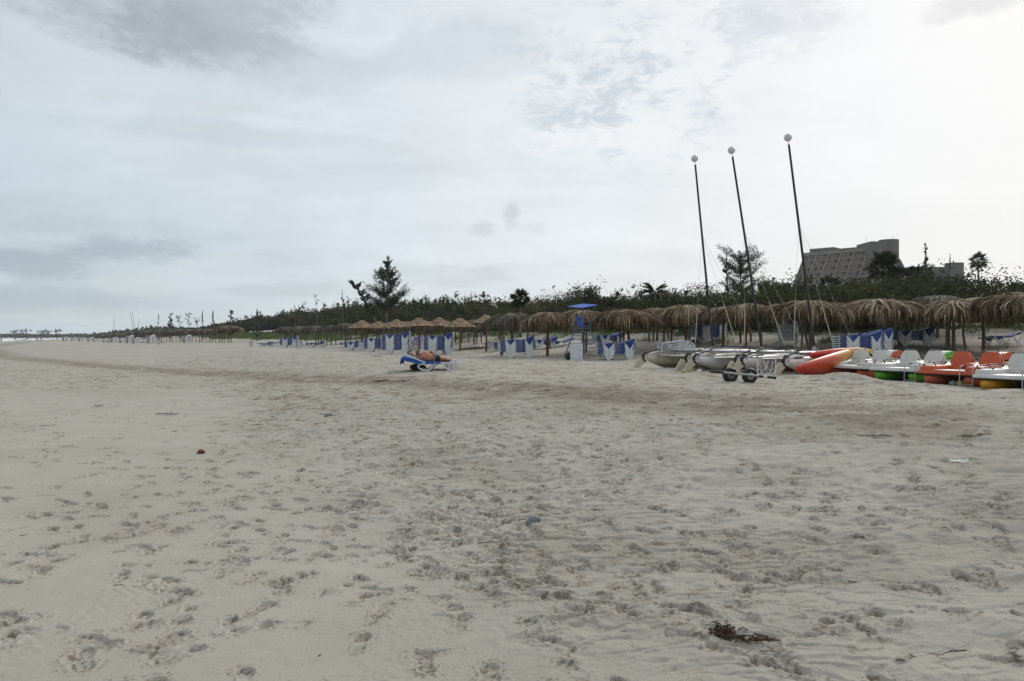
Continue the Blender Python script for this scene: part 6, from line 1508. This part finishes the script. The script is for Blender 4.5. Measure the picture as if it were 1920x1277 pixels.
paper(185, 763, .20, .10, mat('litter_blue', (.16, .26, .34), .6), 'faded blue plastic scrap on smooth sand at far left', 2)
paper(265, 763, .13, .08, mat('litter_white', (.60, .60, .57), .8), 'small white plastic scrap beside the blue one at left', 3)
def branchy(px, py, size, lab, seed, n=26, m=None, thick=.006, name='driftwood_twig', cat='twig', el=1.0, ang=None, flat=.10, parts=False):
    p = hit(px, py); rng = random.Random(seed); mb = MB(); a0 = rng.uniform(0, 6.28) if ang is None else ang
    main = [Vector((0, 0, .01))]; d = a0
    for k in range(7):
        d += rng.uniform(-.45, .45); main.append(main[-1] + Vector((math.cos(d), math.sin(d) * el, 0)) * size / 7 + Vector((0, 0, rng.uniform(-.4, .5) * flat * size * .4)))
    c = sum(main, Vector()) / len(main); main = [q - c for q in main]; main = [Vector((q.x, q.y, max(.004, q.z + .015))) for q in main]
    mb.tube(main, [thick * (1.3 - .12 * k) for k in range(8)], 5)
    for k in range(n):
        q = rng.choice(main); an = rng.uniform(0, 6.28); L = size * rng.uniform(.08, .30)
        mb.tube([q, q + Vector((math.cos(an) * L * .5, math.sin(an) * L * .5, rng.uniform(0, flat) * size * .6)), q + Vector((math.cos(an + .5) * L, math.sin(an + .5) * L, rng.uniform(-.02, flat) * size * .5))], thick * rng.uniform(.25, .6), 4)
    o = mb.obj(name, m or dark_weed); o.location = p + Vector((0, 0, .004)); tag(o, lab, cat); return o
dark_weed = mat('dried_seaweed', (.045, .026, .016), .8, (.10, .055, .03), 18)
pale_tw = mat('dry_twig', (.16, .12, .085), .9, (.09, .065, .045), 15); org = mat('orange_leaf', (.28, .10, .035), .8, (.18, .06, .03), 20)
o = branchy(1390, 1205, .26, 'largest tangled clump of dark brown dried seaweed, lower right foreground', 5, n=75, thick=.0065, name='seaweed_clump', cat='seaweed', ang=-.75, el=1.9, flat=.14)
w2 = MB(); rng_ = random.Random(9)
for k in range(90):
    q = Vector((rng_.gauss(-.07, .032), rng_.gauss(.085, .035), rng_.uniform(.004, .045))); an = rng_.uniform(0, 6.28); L = rng_.uniform(.02, .05); w2.tube([q, q + Vector((math.cos(an) * L * .5, math.sin(an) * L * .5, .012)), q + Vector((math.cos(an) * L, math.sin(an) * L, 0))], rng_.uniform(.0016, .004), 4)
w2.obj('tangled_fronds', dark_weed, o)
TW = [(1440, 1228, .09, 'seaweed sprig at the right tip of the big clump', dark_weed, 14), (1290, 1170, .06, 'orange dried leaf scrap left of the big seaweed clump', org, 22), (1620, 1192, .13, 'brown twiggy weed right of the big seaweed clump', dark_weed, 30), (1700, 1242, .14, 'branching brown twig near the bottom right', dark_weed, 26),
      (1780, 1232, .20, 'long thin curved root near the bottom right', pale_tw, 6), (1605, 1098, .09, 'curved dark bark sliver in the right foreground', dark_weed, 3), (1345, 1044, .06, 'short dark curled chip, right of centre', dark_weed, 3), (1905, 1240, .16, 'dark weed tangle at the bottom right corner', dark_weed, 30),
      (1480, 935, .10, 'dark forked twig on rippled sand right of centre', dark_weed, 8), (1545, 955, .14, 'thin brown stick at right of centre', pale_tw, 5), (1850, 985, .12, 'pair of dark twig scraps near the right edge', dark_weed, 8), (1700, 962, .07, 'small brown scrap on drifted sand at right', dark_weed, 8),
      (915, 1022, .16, 'brown hooked twig with thick root end below the grey stone', dark_weed, 5), (842, 1008, .035, 'small red brown knob left of the grey stone', dark_weed, 26), (890, 988, .06, 'rusty brown crumb left of the grey stone', org, 16), (830, 980, .10, 'thin brown twig with orange tip on smooth sand', pale_tw, 6),
      (768, 985, .07, 'short dark bark strip on smooth sand left of centre', dark_weed, 4), (668, 955, .20, 'long dark litter line of weed left of centre', dark_weed, 22), (225, 1103, .07, 'greenish twig stuck in a footprint at lower left', mat('green_twig', (.10, .12, .04), .8), 3), (232, 932, .08, 'dark weed scrap between footprints at left', dark_weed, 12),
      (222, 825, .16, 'dark brown weed wisp on smooth sand at left', dark_weed, 18), (312, 778, .45, 'long wispy weed line at the edge of smooth sand', dark_weed, 40), (452, 891, .18, 'small dark weed wisp left of centre', dark_weed, 12), (417, 845, .08, 'small brown crumb right of the orange husk', dark_weed, 8),
      (1120, 960, .14, 'brown wisp above the grey stone at right', pale_tw, 10), (1160, 925, .22, 'broad brown weed patch in the middle of churned sand', pale_tw, 30), (1640, 820, .35, 'flat brown weed patch on the far churned sand at right', pale_tw, 30), (1830, 820, .5, 'thin weed line near the right edge', pale_tw, 26), (1225, 757, .35, 'dark weed wisp on the tyre track', dark_weed, 20), (1275, 915, .13, 'pale bent stick on churned sand', pale_tw, 4),
      (715, 715, .7, 'dark weed heap on sand below the couple, left', dark_weed, 40), (745, 716, .6, 'dark weed heap on sand below the couple, right', dark_weed, 40), (1020, 735, .5, 'thin weed line in the tyre track', dark_weed, 22), (90, 800, .25, 'small weed wisp on the smooth sand near the left edge', dark_weed, 12), (560, 966, .12, 'dark weed scrap in smooth sand left of centre', dark_weed, 10), (1060, 1105, .05, 'tiny bark chip in the middle foreground', dark_weed, 4),
      (45, 1008, .06, 'dark bark chip near the left edge', dark_weed, 3), (600, 1236, .03, 'tiny dark chip near the bottom left of centre', dark_weed, 3), (1170, 1190, .04, 'small red brown seed pod in the middle foreground', dark_weed, 10), (1610, 1012, .16, 'low brown weed ridge in the right middle foreground', pale_tw, 26), (1760, 1150, .10, 'brown twig scrap in the right foreground', dark_weed, 14), (1870, 1175, .10, 'dark curved twig near the right edge foreground', dark_weed, 5)]
for i, (px, py, s, lab, m, n) in enumerate(TW):
    branchy(px, py, s, lab, 200 + i, n=n, m=m, thick=max(.0018, .014 * s) if n > 6 else max(.003, .018 * s), flat=.05, ang=(i * 2.4) % 6.28 if i % 3 else .35, el=.9)
stick = MB(); stick.tube([(-.28, 0, .03), (0, .01, .045), (.28, 0, .03)], [.02, .022, .016], 6); q = hit(707.5, 669.2); so = stick.obj('wooden_stick', redwood, smooth=True); so.location = q; tag(so, 'short brown stick lying on the sand left of the couple', 'stick')
def flecks():
    rng = np.random.default_rng(77); n = 9000; y = np.sqrt(rng.uniform(2.8 ** 2, 22 ** 2, n)) ; x = rng.uniform(-.75, .75, n) * y
    dens = pn(x, y, .9, 12) + .5 * pn(x, y, .3, 13) + .25 * (x > .3) ; k = dens > .30; x, y = x[k], y[k]; z = terr(x, y) + .006; n = len(x)
    C = np.column_stack([x, y, z + rng.uniform(-.004, .006, n)]); V, Q = leaf_quads(C, .013, rng, .35)
    m = mat('weed_flecks', (.1, .07, .05), .9, attr='tint', ramp=[(0, (.05, .03, .02)), (1, (.20, .15, .10))])
    tag(link_mesh('weed_flecks', np_mesh('weed_flecks', V, Q, m, tint=np.repeat(rng.uniform(0, 1, n), 4))), 'tiny brown flecks of weed and shell scattered over the sand', 'debris', kind='stuff')
flecks()
# ------------------------------------------------------------------ thin sea haze in the air
def haze():
    mb = MB(); mb.box((-200, 480, 27), (1700, 1500, 66)); m = bpy.data.materials.new('haze'); m.use_nodes = True; nt = m.node_tree; nt.nodes.clear()
    o = nt.nodes.new('ShaderNodeOutputMaterial'); v = nt.nodes.new('ShaderNodeVolumePrincipled'); v.inputs['Color'].default_value = (.93, .96, 1, 1); v.inputs['Density'].default_value = .00022; v.inputs['Anisotropy'].default_value = .2
    nt.links.new(v.outputs[0], o.inputs['Volume']); ob = mb.obj('haze', m); tag(ob, 'thin pale sea haze softening the far headland', 'haze', kind='stuff')
haze()
